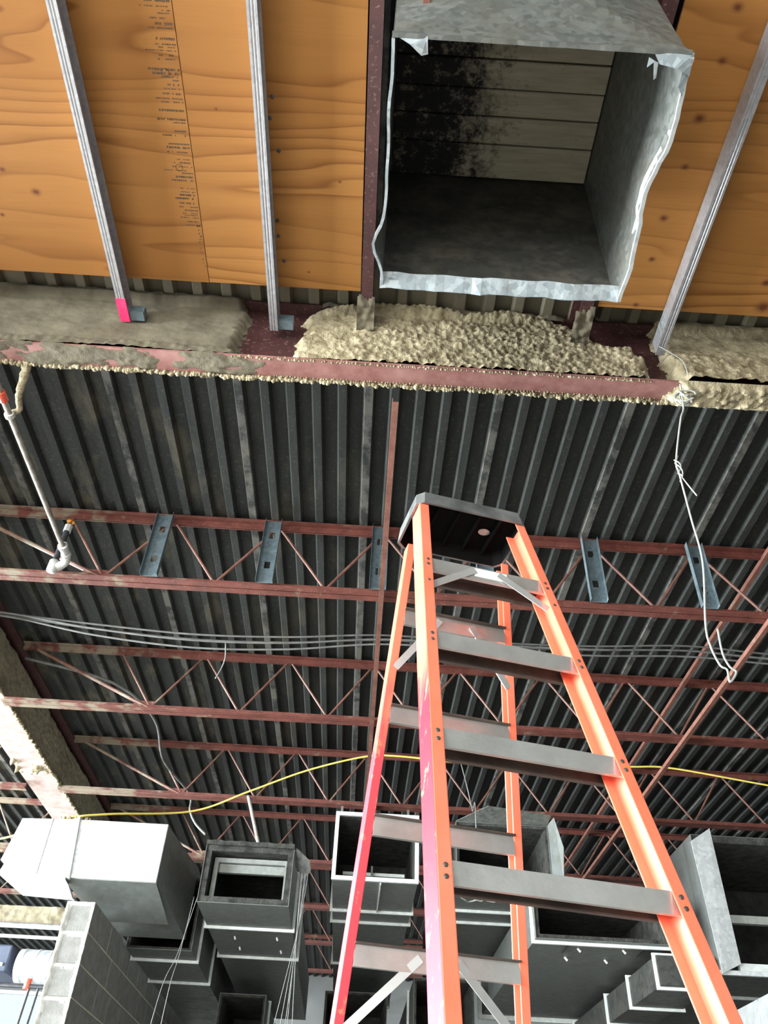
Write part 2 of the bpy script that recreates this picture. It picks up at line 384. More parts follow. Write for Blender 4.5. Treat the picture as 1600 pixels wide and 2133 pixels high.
for (a0, a1, z0, z1) in wf: window(Y1, 'x', a0, a1, z0, z1, 1)

# ceiling: corrugated roof deck, one child per sheet of five ribs
ceil = root('ceiling', (0, 0, ZD), 'corrugated grey steel roof deck over the whole hall', 'roof deck', kind='structure')
def deck_sheet(length):
    pr = []; P = .1524
    for k in range(5):
        o = k*P
        pr += [(o + .0, .0), (o + .046, 0), (o + .062, .04), (o + .1364, .04)]
    pr += [(5*P + .0, 0), (5*P + .044, 0)]
    pr = [(x - .023, z) for x, z in pr]
    vs = []; fs = []
    for y in (0, length): vs += [(x, y, z) for x, z in pr]
    n = len(pr)
    fs = [(i, i + 1, n + i + 1, n + i) for i in range(n - 1)]
    m = len(vs); vs += [(x, y, z + .003) for x, y, z in vs]; fs += [(m + i, m + n + i, m + n + i + 1, m + i + 1) for i in range(n - 1)]
    return vs, fs
meshes = {}
first = {}
k0 = -13
for row, (ya, yb) in enumerate(((Y0, 2.515), (2.515, 9.58), (9.58, Y1))):
    for k in range(k0, 10):
        x = -.087 + .762*k
        if row not in first:
            vs, fs = deck_sheet(yb - ya); mb = MB(); mb.add(vs, fs)
            o = mb.build('deck_sheet', DECK, ceil, local=True, fixn=False); first[row] = o
        else: o = inst(first[row], (0, 0, 0), ceil)
        o.location = (x, ya, .0015 if k % 2 else 0)
# roofing above the deck closes the flutes to daylight
MB().box((X0 - .3, Y0 - .3, ZD + .052), (X1 + .3, Y1 + .3, ZD + .2)).build('roof_board', CONC, ceil)

# ------------------------------------------------------------------ main beam crossing overhead
YN, YF, ZB = 2.45, 2.58, 3.129; YW = 2.515
bm_ = root('steel_beam', (0, YW, ZB), 'red steel beam with ragged tan fireproofing crossing overhead beside the plywood', 'beam')
MB().box((-2.94, YN, ZB), (X1, YF, ZB + .012)).build('bottom_flange', RED_P, bm_)['label'] = 'bare worn red underside flange'
MB().box((-2.94, YW - .004, ZB + .012), (X1, YW + .004, ZD - .013)).build('web', RED_D, bm_)
MB().box((-2.94, YN, ZD - .013), (X1, YF, ZD - .001)).build('top_flange', RED_D, bm_)
# crusts on the near face of the web
zs = np.linspace(ZB + .012, ZD - .004, 60)
def edge_noise(t, s, a): return a*(fbm(s, t*7, 1.3, 4) + .5*fbm(s + 5, t*25, 2.3, 2))
def h_left(x, z):
    e = sstep(0, .035, -.735 - x + edge_noise(z, 3, .05))
    t = (z - ZB)/(ZD - ZB)
    top = sstep(0, .06, 1.0 - t + .02*fbm(x*9, 3, 0))
    return e*(.045 + .018*(1 - t) + .042*sstep(.85, .95, t + .02*fbm(x*8, 1, 2)) + .009*fbm(x*3, z*5, 0) + .003*fbm(x*40, z*40, 4, 2) + (.014*pop(x, z, 2, 28) if t < .14 else 0))*(.8 + .2*top)
def h_mid(x, z):
    t = (z - ZB)/(ZD - ZB)
    lft = sstep(0, .05, x + .50 - .08*t + edge_noise(z, 9, .07))
    lim = 1.30 - .30*max(0, t - .35) - (.14 if t > .55 else 0)
    rgt = sstep(0, .05, lim - x + edge_noise(z, 15, .06))
    tp = sstep(0, .12, (1.1 + .12*fbm(x*3.5, 7, 1) - (.32*sstep(.75, 1.15, x)) - .1*sstep(-.1, -.4, x)) - t)
    rough = .35 + .65*sstep(-.35, .05, x)
    e = lft*rgt*tp
    return e*(.046 + .016*(1 - t) + .035*sstep(.85, .95, t)*sstep(.9, .7, x) + .008*fbm(x*4, z*6, 5) + rough*(.018*pop(x, z, 0, 34) + .012*pop(x, z, 5, 62) + .006*fbm(x*60, z*60, 1, 2)))
def h_right(x, z):
    t = (z - ZB)/(ZD - ZB)
    e = sstep(0, .05, x - 1.43 + .05*t + edge_noise(z, 21, .05)); r = sstep(.75, .2, t)
    return e*(.05 + .03*(1 - t) + .035*sstep(.85, .95, t) + .01*fbm(x*4, z*6, 9) + r*(.02*pop(x, z, 1, 26) + .012*pop(x, z, 5, 55)))
fb = lambda x, z: (x, YW - .004, z)
def lins(a, b, d): return np.linspace(a, b, int((b - a)/d) + 1)
mbL = MB(); coat(mbL, fb, (0, -1, 0), lins(-2.9, -.6, .012), zs, h_left)
mbL.build('fireproofing', FIRE_S, bm_, smooth=True)['label'] = 'smooth trowelled tan fireproofing'
mbM = MB(); coat(mbM, fb, (0, -1, 0), lins(-.62, 1.42, .0075), zs, h_mid)
mbM.build('fireproofing', FIRE, bm_, smooth=True)['label'] = 'lumpy cream fireproofing crust'
mbR = MB(); coat(mbR, fb, (0, -1, 0), lins(1.33, 2.9, .010), zs, h_right)
mbR.build('fireproofing', FIRE, bm_, smooth=True)['label'] = 'lumpy tan fireproofing crust'
# ragged crust over the edge of the top flange, where the deck rests on it
for xa, xb, sd in ((-2.9, -.75, 1), (-.36, .93, 2), (1.46, 2.9, 3)):
    m = MB(); coat(m, lambda x, z: (x, YN, z), (0, -1, 0), lins(xa, xb, .011), np.linspace(ZD - .034, ZD + .002, 7),
        lambda x, z: (.010 + .008*fbm(x*11, z*20, sd) + .010*pop(x, z, sd, 30))*sstep(0, .05, x - xa)*sstep(0, .05, xb - x))
    m.build('fireproofing', FIRE_S, bm_, smooth=True)['label'] = 'ragged tan crust under the deck'
# soffit crusts and the crumbs left along the flange edges
def soff(x, y): return (x, y, ZB)
ysf = np.linspace(YN - .012, YF + .02, 22)
def h_sl(x, y):
    t = (y - YN)/(YF - YN); e = sstep(0, .1, -.62 - x + .16*fbm(x*3, y*9, 2))*sstep(-.22, .12, fbm(x*4, y*11, 6) + .25*sstep(-1.2, -2.2, x) - .05); ed = min(1, sstep(-.1, .05, t), sstep(1.16, .95, t))
    return e*ed*(.006 + .005*fbm(x*12, y*20, 3) + .010*pop(x, y, 3, 45)*sstep(.5, .95, t) + .004*fbm(x*70, y*70, 3, 2))
mb1 = MB(); coat(mb1, soff, (0, 0, -1), lins(-2.9, -.35, .011), ysf, h_sl, .002)
mb1.build('fireproofing', FIRE_S, bm_, smooth=True)['label'] = 'thin tan coat on the flange underside'
def h_sr(x, y):
    t = (y - YN)/(YF - YN); e = sstep(0, .06, x - 1.40 + .08*fbm(x*3, y*9, 12)); ed = min(1, sstep(-.1, .1, t), sstep(1.16, .9, t))
    return e*ed*(.022 + .010*fbm(x*9, y*12, 3) + .022*pop(x, y, 3, 32) + .010*pop(x, y, 8, 60))
mb2 = MB(); coat(mb2, soff, (0, 0, -1), lins(1.3, 2.9, .010), ysf, h_sr, .003)
mb2.build('fireproofing', FIRE, bm_, smooth=True)['label'] = 'lumpy crust under the flange'
def crumb_line(x0, x1, y, z, rbase, dens, seed, mat, name='fireproofing_crumbs', axis='x'):
    rnd = random.Random(seed); m = MB(); x = x0
    while x < x1:
        r = rbase*(.55 + rnd.random()*.9)
        dy, dz = rnd.uniform(-.5, .5)*rbase, rnd.uniform(-.9, .3)*rbase
        c = (x, y + dy, z + dz) if axis == 'x' else (y + dy, x, z + dz)
        ring = []
        for a, (rz_, k) in enumerate(((1, 0), (.45, .85), (-.5, .8), (-1, 0))):
            pass
        vs = []; 
        for la in (-.5, .5):
            for q in range(5):
                an = 2*math.pi*q/5 + la; rr_ = r*.82*(.75 + .5*rnd.random())
                vs.append((c[0] + rr_*math.cos(an), c[1] + rr_*math.sin(an), c[2] + la*r*1.1))
        vs += [(c[0], c[1], c[2] - r*(1 + .9*rnd.random()**3)), (c[0], c[1], c[2] + r)]
        fs = [(q, (q + 1) % 5, 5 + (q + 1) % 5, 5 + q) for q in range(5)] + [(10, (q + 1) % 5, q) for q in range(5)] + [(11, 5 + q, 5 + (q + 1) % 5) for q in range(5)]
        m.add(vs, fs); x += rbase*dens*(.4 + rnd.random())
    return m
o = crumb_line(-2.9, 1.42, YF - .004, ZB - .001, .0115, .8, 3, FIRE).build('fireproofing_crumbs', FIRE, bm_, smooth=True); o['kind'] = 'stuff'
o = crumb_line(-.55, 1.35, YF - .018, ZB, .0045, 3.2, 5, FIRE).build('fireproofing_crumbs', FIRE, bm_, smooth=True); o['kind'] = 'stuff'
o = crumb_line(-.75, 1.3, YN + .006, ZB + .004, .006, 1.6, 9, FIRE).build('fireproofing_crumbs', FIRE, bm_, smooth=True); o['kind'] = 'stuff'

# ------------------------------------------------------------------ girder running away on the left
GX0, GX1, GXW, GZ = -3.27, -2.95, -3.11, 3.1
gd = root('steel_girder', (GXW, 9, GZ), 'deep fireproofed girder carrying the joist ends, red painted pale as lit underneath', 'girder')
MB().box((GX0, Y0 + .01, GZ), (GX1, Y1 - .01, GZ + .016)).build('bottom_flange', RED_LIT, gd)['label'] = 'pale pinkish red flange underside'
MB().box((GXW - .005, Y0 + .01, GZ + .016), (GXW + .005, Y1 - .01, ZD - .017)).build('web', RED_D, gd)
MB().box((GX0, Y0 + .01, ZD - .017), (GX1, Y1 - .01, ZD - .001)).build('top_flange', RED_D, gd)
zg = np.linspace(GZ + .016, ZD - .075, 30)
def h_g(y, z):
    t = (z - GZ)/(ZD - GZ)
    return (.10 + .035*(1 - t) + .008*fbm(y*3, z*5, 2) + .010*pop(y, z, 1, 24) + .004*fbm(y*30, z*30, 7, 2))*sstep(1.02, .8, t + .05*fbm(y*4, 1, 1))
mg = MB(); coat(mg, lambda y, z: (GXW + .005, y, z), (1, 0, 0), lins(2.65, 13.5, .02), zg, h_g)
mg.build('fireproofing', FIRE_D, gd, smooth=True)['label'] = 'brown lumpy fireproofing on the web'
o = crumb_line(2.65, 13.5, GX1 + .004, GZ + .002, .014, 1.2, 13, FIRE, axis='y').build('fireproofing_crumbs', FIRE, gd, smooth=True); o['kind'] = 'stuff'
m = MB(); coat(m, lambda y, x: (x, y, GZ), (0, 0, -1), lins(7.2, 7.75, .012), np.linspace(GX0, GX1 + .01, 24),
     lambda y, x: .05*sstep(.45, .7, .5 + .6*fbm(y*9, x*9, 3) - 2.5*abs(y - 7.45))*(.6 + pop(x, y, 2, 30)))
o = m.build('fireproofing_crumbs', FIRE, gd, smooth=True); o['kind'] = 'stuff'

# ------------------------------------------------------------------ open web joists
JY = [4.27, 6.04, 7.81, 9.58, 11.35, 13.12, 14.9]
PIT_X, VX = .7225, -.31
ord_ = ['nearest', 'second', 'third', 'fourth', 'fifth', 'sixth', 'farthest']
def angle_prof(l, t, sx, sz):   # L section, legs from the corner
    return [(0, 0), (sx*l, 0), (sx*l, sz*t), (sx*t, sz*t), (sx*t, sz*l), (0, sz*l)]
bar_src = {}
def joist(y, xa, xb, label, n_end_left, group, ztb=3.045):
    r = root('bar_joist', ((xa + xb)/2, y, ztb), label, 'joist', group)
    for s in (-1, 1):
        for zz, sz in ((ztb, 1), (ZD - .002, -1)):
            MB().prism(angle_prof(.05, .006, s, sz), (xa, y + s*.005, zz), (xb, y + s*.005, zz), (0, 1, 0), (0, 0, 1)).build('chord_angle', RED, r)
    zb_, zt_ = ztb + .03, ZD - .035
    k = math.ceil((xa + .5 - VX)/PIT_X)
    ks = []
    while VX + k*PIT_X < xb - .3: ks.append(k); k += 1
    def bar(p, q, rad):
        MB().tube([p, q], rad, 7).build('web_bar', BAR, r)
    for k in ks:
        xv = VX + k*PIT_X
        for s in (-1, 1): 
            if xa + .05 < xv + s*PIT_X/2 < xb - .05: bar((xv, y, zb_), (xv + s*PIT_X/2*.96, y, zt_), .0095)
    if n_end_left:
        xv = VX + ks[0]*PIT_X
        bar((xa + .12, y, zt_ - .01), (xv - .02, y, zb_), .014)
        MB().box((xv - .14, y - .004, ztb + .012), (xv + .02, y + .004, ztb + .085)).build('gusset_plate', RED, r)
    return r
for i, y in enumerate(JY):
    joist(y, GX1 + .005, X1 - .02, '%s red open web joist from the overhead beam, spanning under the deck' % ord_[i], True, 'open web joists under the deck')
for i, y in enumerate((6.04, 7.81, 9.58, 11.35)):
    joist(y, X0 + .02, GX0 - .005, 'red open web joist beyond the girder on the window side, %s from the camera' % ('first', 'second', 'third', 'fourth')[i], False, 'open web joists beyond the girder')

# horizontal bridging
def bridging(x, ya, yb, z, label):
    return tag(MB().prism(angle_prof(.032, .004, 1, 1), (x - .016, ya, z), (x - .016, yb, z), (1, 0, 0), (0, 0, 1)).build('bridging_angle', BAR), label, 'steel bar', 'joist bridging bars')
bridging(.057, YF + .002, Y1 - .1, 3.006, 'slim red bridging bar running from the beam behind the ladder to the far joists')
bridging(2.59, YF + .002, Y1 - .1, 3.006, 'red bridging bar under the joist bottom chords beside the hanging white wire')
bridging(2.69, YF + .002, Y1 - .1, 3.525, 'red bridging bar just under the deck above the lower bridging bar')

# ------------------------------------------------------------------ plywood, studs and framing over the camera
ZP = 3.435
def sheet(x0, x1, y0, y1, mat, label):
    return tag(MB().box((x0, y0, ZP), (x1, y1, ZP + .016)).build('plywood_sheet', mat), label, 'plywood', 'plywood sheets overhead')
pa = sheet(-2.115, -.893, .1, 2.252, PLY_A, 'stamped plywood sheet beside the stud with pink tape')
pb = sheet(-.890, -.146, .1, 2.250, PLY_B, 'narrower plywood sheet between the printed seam and the dark red channel')
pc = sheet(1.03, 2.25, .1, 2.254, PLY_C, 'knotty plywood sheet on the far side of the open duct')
# faded grade stamps printed along the seam
rnd = random.Random(11)
def stamp(parent, y0, y1, x1, wmax):
    m = MB(); z = ZP - .0006; y = y0
    while y < y1:
        if rnd.random() < .14: y += .02; continue
        hgt = rnd.choice((.004, .005, .007, .009)); x = x1 - rnd.random()*.012; end = x1 - wmax*rnd.uniform(.35, 1)
        while x > end:
            wd = rnd.uniform(.003, .009)
            if rnd.random() < .8: m.add([(x - wd, y, z), (x, y, z), (x, y + hgt*rnd.uniform(.6, 1), z), (x - wd, y + hgt, z)], [(0, 1, 2, 3)])
            x -= wd + rnd.uniform(.0012, .004)
        y += hgt + rnd.uniform(.005, .014)
    for cy in (y0 + .33, y0 + .72):
        for q in range(18):
            a, b_ = 2*math.pi*q/18, 2*math.pi*(q + .8)/18; R1, R2 = .016, .0135
            m.add([(x1 - .06 + R*math.cos(t), cy + R*math.sin(t), z) for R, t in ((R1, a), (R1, b_), (R2, b_), (R2, a))], [(0, 1, 2, 3)])
    m.build('grade_stamp', INK, parent, fixn=False)['kind'] = 'stuff'
stamp(pa, .96, 1.95, -.897, .125)
stamp(pa, 1.95, 2.2, -.897, .02)
for (x, y) in ((-.529, 1.357), (-.544, 1.442), (-.514, 1.578), (-.537, 1.901), (-.537, 1.978), (-.516, 2.107), (-.56, .995)):
    m = MB(); n = 8
    m.loft([[(x +   .009*s*math.cos(2*math.pi*q/n), y + .009*s*math.sin(2*math.pi*q/n), z) for q in range(n)] for s, z in ((1, ZP), (1, ZP - .002), (.5, ZP - .004))]).build('screw', PIPE_K, pb)
def stud(xl, web_side, ya, yb, zbot, label, fl=.041, dp=.0925, tape=False):
    """C stud along y: flanges top and bottom with two grooves, web on one side"""
    t = .0016; xr = xl + fl
    r = root('metal_stud', ((xl + xr)/2, (ya + yb)/2, zbot), label, 'metal stud', 'ceiling studs under the plywood')
    g = .0022
    xs_ = [0, .010, .012, .017, .019, .022, .024, .029, .031, fl]
    zs_ = [0, 0, g, g, 0, 0, g, g, 0, 0]
    lo = [(xl + a, zbot + b) for a, b in zip(xs_, zs_)]
    prof = lo + [(a, b + t) for a, b in lo[::-1]]
    MB().prism(prof, (0, ya, 0), (0, yb, 0), (1, 0, 0), (0, 0, 1)).build('flange', STUD, r)
    xw = xl if web_side < 0 else xr - t
    MB().box((xw, ya, zbot + t), (xw + t, yb, zbot + dp - t)).build('web', STUD, r)
    MB().box((xl, ya, zbot + dp - t), (xr, yb, zbot + dp)).build('flange', STUD, r)
    xo = xr - t if web_side < 0 else xl
    MB().box((xo, ya, zbot + t), (xo + t, yb, zbot + .012)).build('lip', STUD, r)
    return r
s1 = stud(-1.338, -1, -.2, 2.437, 3.337, 'galvanized stud with hot pink tape at its beam end')
s2 = stud(-.592, -1, -.2, 2.445, 3.337, 'galvanized stud ending at the bare red patch of the beam')
s3 = stud(1.355, -1, -.2, 2.44, 3.337, 'galvanized stud across the knotty plywood beside the open duct')
MB().box((-1.341, 2.31, 3.3355), (-1.294, 2.442, 3.343)).build('pink_tape', PINKTAPE, s1)['label'] = 'hot pink tape'
for s_, xc in ((s1, -1.297), (s2, -.551)):
    MB().box((xc + .001, 2.39, 3.345), (xc + .075, 2.44, 3.40)).build('end_clip', BLUESTUD, s_)['label'] = 'dark screwed end clip'
MB().box((1.353, 2.40, 3.330), (1.399, 2.447, 3.336)).build('end_clip', STUD, s3)
m = MB().box((1.3525, 2.27, 3.34), (1.3545, 2.30, 3.42)); m.box((1.350, 2.31, 3.34), (1.3545, 2.335, 3.42)); m.build('end_clip', GALV, s3)

# dark red channels framing the duct opening
def channel(x0, x1, label, mat=RED_D):
    r = root('steel_channel', ((x0 + x1)/2, 1.2, 3.425), label, 'steel channel', 'channels framing the duct')
    ya, yb = .1, YN - .01
    MB().box((x0, ya, 3.425), (x1, yb, 3.434)).build('flange', mat, r)
    xw = x1 - .008
    MB().box((xw, ya, 3.434), (x1, yb, 3.585)).build('web', mat, r)
    MB().box((x0, ya, 3.585), (x1, yb, 3.594)).build('flange', mat, r)
    m = MB(); coat(m, lambda y, x: (x, y, 3.425), (0, 0, -1), lins(yb - .22, yb + .03, .01), np.linspace(x0 - .02, x1 + .012, 12),
        lambda y, x: sstep(.0, .05, y - yb + .17 + .05*fbm(x*20, y*9, 3))*(.012 + .02*pop(x, y, 1, 30) + .02*sstep(-.12, 0, y - yb)))
    m.build('fireproofing', FIRE_S, r, smooth=True)['label'] = 'clumped tan fireproofing at the beam end'
    return r
channel(-.140, -.085, 'dark red channel between the plywood and the open duct')
channel(.945, 1.005, 'dark red channel half hidden behind the far side of the open duct')

# ------------------------------------------------------------------ open duct hanging down through the framing
DX0, DX1, DY0, DY1, DZ = -.033, .853, .857, 1.71, 2.65
dr = root('ceiling_duct', ((DX0 + DX1)/2, (DY0 + DY1)/2, DZ), 'open galvanized duct mouth hanging overhead between plywood sheets', 'duct')
def panel(name, corners, nu, nv, nrm, th, mat, disp, label=None):
    c = [np.array(p, float) for p in corners]; nrm = np.array(nrm, float); vs = []; fs = []
    for lay in (0, 1):
        for i in range(nu + 1):
            for j in range(nv + 1):
                u, v = i/nu, j/nv
                p = (c[0]*(1 - u) + c[1]*u)*(1 - v) + (c[3]*(1 - u) + c[2]*u)*v
                vs.append(p + np.array(disp(u, v, p)) + nrm*th*lay)
    N = (nu + 1)*(nv + 1); I = lambda l, i, j: l*N + i*(nv + 1) + j
    for i in range(nu):
        for j in range(nv):
            fs.append((I(0, i, j), I(0, i + 1, j), I(0, i + 1, j + 1), I(0, i, j + 1))); fs.append((I(1, i, j), I(1, i, j + 1), I(1, i + 1, j + 1), I(1, i + 1, j)))
    for i in range(nu):
        for j in (0, nv): fs.append((I(0, i, j), I(0, i + 1, j), I(1, i + 1, j), I(1, i, j)))
    for j in range(nv):
        for i in (0, nu): fs.append((I(0, i, j), I(0, i, j + 1), I(1, i, j + 1), I(1, i, j)))
    o = MB().add(vs, fs).build(name, mat, dr if not isinstance(mat, tuple) else None)
    if label: o['label'] = label
    return o
DT = 3.592
def crossbreak(u, v, p): # pyramid-shaped stiffening folds
    return (0, -.09*min(u, 1 - u, v, 1 - v)*2, 0)
panel('near_panel', [(DX0, DY0, DZ), (DX1, DY0, DZ), (DX1, DY0, DT), (DX0, DY0, DT)], 24, 24, (0, 1, 0), .002, GALV_C,
      lambda u, v, p: (0, crossbreak(u, v, p)[1] - .012*sstep(.12, 0, v), .004*fbm(u*9, 3, 1)*(1 - v)), 'outer face with diagonal stiffening folds')
panel('far_panel', [(DX0, DY1, DZ), (DX1, DY1, DZ), (DX1, DY1, DT), (DX0, DY1, DT)], 24, 8, (0, 1, 0), .002, SHADED,
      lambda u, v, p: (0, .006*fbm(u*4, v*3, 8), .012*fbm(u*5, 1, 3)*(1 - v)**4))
def left_d(u, v, p):
    b = math.exp(-((u - .80)/.09)**2)*(1 - v)**6
    return (-.035*b - .006*fbm(u*6, v*2, 4)*(1 - v)**3, 0, .016*fbm(u*5, 8, 2)*(1 - v)**6)
panel('left_panel', [(DX0, DY0, DZ), (DX0, DY1, DZ), (DX0, DY1, DT), (DX0, DY0, DT)], 30, 12, (-1, 0, 0), .002, GALV_C, left_d, 'dented side panel')
def right_d(u, v, p):
    return (.012*fbm(u*5, v*2, 9)*(1 - v)**4 + .012*(1 - v)**10*math.sin(u*9), 0, .012*fbm(u*6, 5, 2)*(1 - v)**6)
panel('right_panel', [(DX1, DY0, DZ), (DX1, DY1, DZ), (DX1, DY1, DT), (DX1, DY0, DT)], 30, 12, (1, 0, 0), .002, GALV_C, right_d)
# turned lips of the mouth
m = MB(); n = 26; top = []; bot = []
for i in range(n + 1):
    u = i/n; x = DX0 - .008 + (DX1 - DX0 + .016)*u; zz = DZ + .006*fbm(u*8, 2, 7)
    top.append((x, DY1 - .052 - .006*fbm(u*9, 1, 4), zz + .020 + .004*fbm(u*13, 3, 2))); bot.append((x, DY1 - .001 - .006*fbm(u*7, 5, 4), zz - .008 - (.006 if .4 < u < .44 else 0)))
vs = top + bot + [(x, y + .003, z) for x, y, z in top + bot]; N = n + 1
fs = [(i, i + 1, N + i + 1, N + i) for i in range(n)] + [(2*N + i, 3*N + i, 3*N + i + 1, 2*N + i + 1) for i in range(n)] + [(N + i, N + i + 1, 3*N + i + 1, 3*N + i) for i in range(n)] + [(i, 2*N + i, 2*N + i + 1, i + 1) for i in range(n)]
m.add(vs, fs).build('lip', GALV_R, dr)['label'] = 'folded lip at the mouth, bright and widened for the lit rim'
m = MB(); n = 24; A = []
for i in range(n + 1):
    u = i/n; y = DY0 + (DY1 - DY0)*u; dx = .012*(1)*math.sin(u*9) + .012*fbm(u*5, 0, 9) + .003
    z0 = DZ - .004 + .012*fbm(u*6, 5, 2); wv = .045 + .016*fbm(u*9, 4, 4)  # wide bright band paints the light on the side wall near the rim
    A.append([(DX1 + dx - .004, y, z0 + wv), (DX1 + dx - .002, y, z0 - .004), (DX1 + dx + .012, y, z0 - .002), (DX1 + dx + .010, y, z0 + wv*.6)])
m.loft(A).build('lip', GALV_B, dr)['label'] = 'folded lip at the mouth, bright and widened for the lit rim'
m = MB(); A = []
for i in range(n + 1):
    u = i/n; y = DY0 + (DY1 - DY0)*u; b = math.exp(-((u - .80)/.09)**2); x = DX0 - .035*b - .006*fbm(u*6, 0, 4)
    z0 = DZ + .016*fbm(u*5, 8, 2)
    A.append([(x - .004, y, z0 + .02), (x - .007, y, z0 - .004), (x + .003, y, z0 - .004), (x + .002, y, z0 + .015)])
m.loft(A).build('lip', GALV_R, dr)['label'] = 'folded lip at the mouth, bright and widened for the lit rim'
m = MB(); A = []
for i in range(n + 1):
    u = i/n; x = DX0 - .006 + (DX1 - DX0 + .012)*u; z0 = DZ - .002 + .004*fbm(u*9, 3, 1)
    A.append([(x, DY0 - .016, z0 + .012), (x, DY0 - .017, z0 - .003), (x, DY0 - .003, z0 - .004), (x, DY0 - .003, z0 + .006)])
m.loft(A).build('lip', GALV_C, dr)
# torn flaps at the corners
def flap(pts, th=.0015):
    m = MB(); n = len(pts); vs = pts + [(x, y, z - th) for x, y, z in pts]
    m.add(vs, [tuple(range(n)), tuple(range(2*n - 1, n - 1, -1))] + [(i, (i + 1) % n, n + (i + 1) % n, n + i) for i in range(n)])
    m.build('torn_flap', GALV_R, dr, fixn=True)
flap([(DX0 - .004, DY0 - .012, DZ), (DX0 + .10, DY0 - .012, DZ - .004), (DX0 + .105, DY0 + .035, DZ - .012), (DX0 + .085, DY0 + .038, DZ - .018), (DX0 + .05, DY0 + .012, DZ - .012)])
flap([(DX1 - .11, DY0 - .01, DZ - .002), (DX1 + .012, DY0 - .012, DZ - .002), (DX1 + .014, DY0 + .05, DZ - .012), (DX1 - .03, DY0 + .03, DZ - .016), (DX1 - .085, DY0 + .022, DZ - .012)])
flap([(DX1 - .105, DY0 + .012, DZ - .012), (DX1 - .09, DY0 + .018, DZ - .012), (DX1 - .088, DY0 + .055, DZ - .026), (DX1 - .095, DY0 + .06, DZ - .03)])
flap([(DX1 - .12, DY0 + .006, DZ - .008), (DX1 - .10, DY0 + .014, DZ - .012), (DX1 - .122, DY0 + .03, DZ - .02)])
flap([(DX1 - .01, DY0 + .02, DZ - .006), (DX1 + .012, DY0 + .03, DZ - .006), (DX1 + .01, DY0 + .11, DZ - .014), (DX1 - .012, DY0 + .08, DZ - .016)])
flap([(DX0 + .02, DY1 - .02, DZ + .012), (DX0 + .06, DY1 - .022, DZ + .010), (DX0 + .05, DY1 - .05, DZ - .002), (DX0 + .03, DY1 - .045, DZ + .002)])
MB().box((DX0 + .083, DY0 - .026, 2.914), (DX0 + .106, DY0 - .012, 3.10)).build('bracket', BAR, dr)['label'] = 'rusty red bracket end'
# boards closing the top
ys = [DY0 + .004, .97, 1.09, 1.209, 1.323, 1.435, 1.553, DY1 - .004]
for a, b_ in zip(ys[:-1], ys[1:]):
    bev(MB().box((DX0 + .004, a + .003, 3.566 + random.uniform(-.003, .003)), (DX1 - .004, b_ - .003, 3.59)).build('board', BOARD, dr), .003, 1)

# ------------------------------------------------------------------ stepladder
PSI = .236; ZS = 1.409
lad = root('stepladder', (.321, 1.809, -CZ), 'orange fibreglass stepladder with aluminium steps and spilled pink paint', 'ladder', rz=PSI)
zS = ZS + CZ                                   # height of the top step above the floor
ta, a0, fl = .303, .163, .063                  # lean, half inner width, flare
hw = lambda z: a0 + fl*(zS - z)
yf = lambda z: -ta*(zS - z)
def crail(side, z0, z1, yfun, hwfun, flg, dep, t, mat, xs=0):
    """C channel rail, open towards the inside"""
    m = MB()
    def ring(z):
        xi = hwfun(z); xo = xi + flg; y = yfun(z)
        pr = [(xi, y), (xo, y), (xo, y + dep), (xi, y + dep), (xi, y + dep - t), (xo - t, y + dep - t), (xo - t, y + t), (xi, y + t)]
        return [(side*px + xs, py, z) for px, py in pr]
    m.loft([ring(z0), ring(z1)])
    return bev(m.build('rail' if yfun is yf else 'rear_rail', mat, lad, local=True), .0025, 2)
ZT = zS + .285
rails = {}
rails[-1] = crail(-1, 0, ZT, yf, hw, .030, .078, .005, ORANGE_PF)
rails[1] = crail(1, 0, ZT, yf, hw, .030, .078, .005, ORANGE)
rails[-1]['label'] = 'left rail streaked with pink paint'
yr = lambda z: .377 + .197*(zS - .271 - z)
hr = lambda z: .184 + .063*(zS - .271 - z)
XR = .022
def crail_r(side, mat):
    return crail(side, 0, ZT - .02, yr, hr, .026, .046, .0045, mat, XR)
crail_r(-1, ORANGE_PR)['label'] = 'rear left rail covered in pink paint'
crail_r(1, ORANGE)
def lrot(n): return n
zk = zS
ki = 0
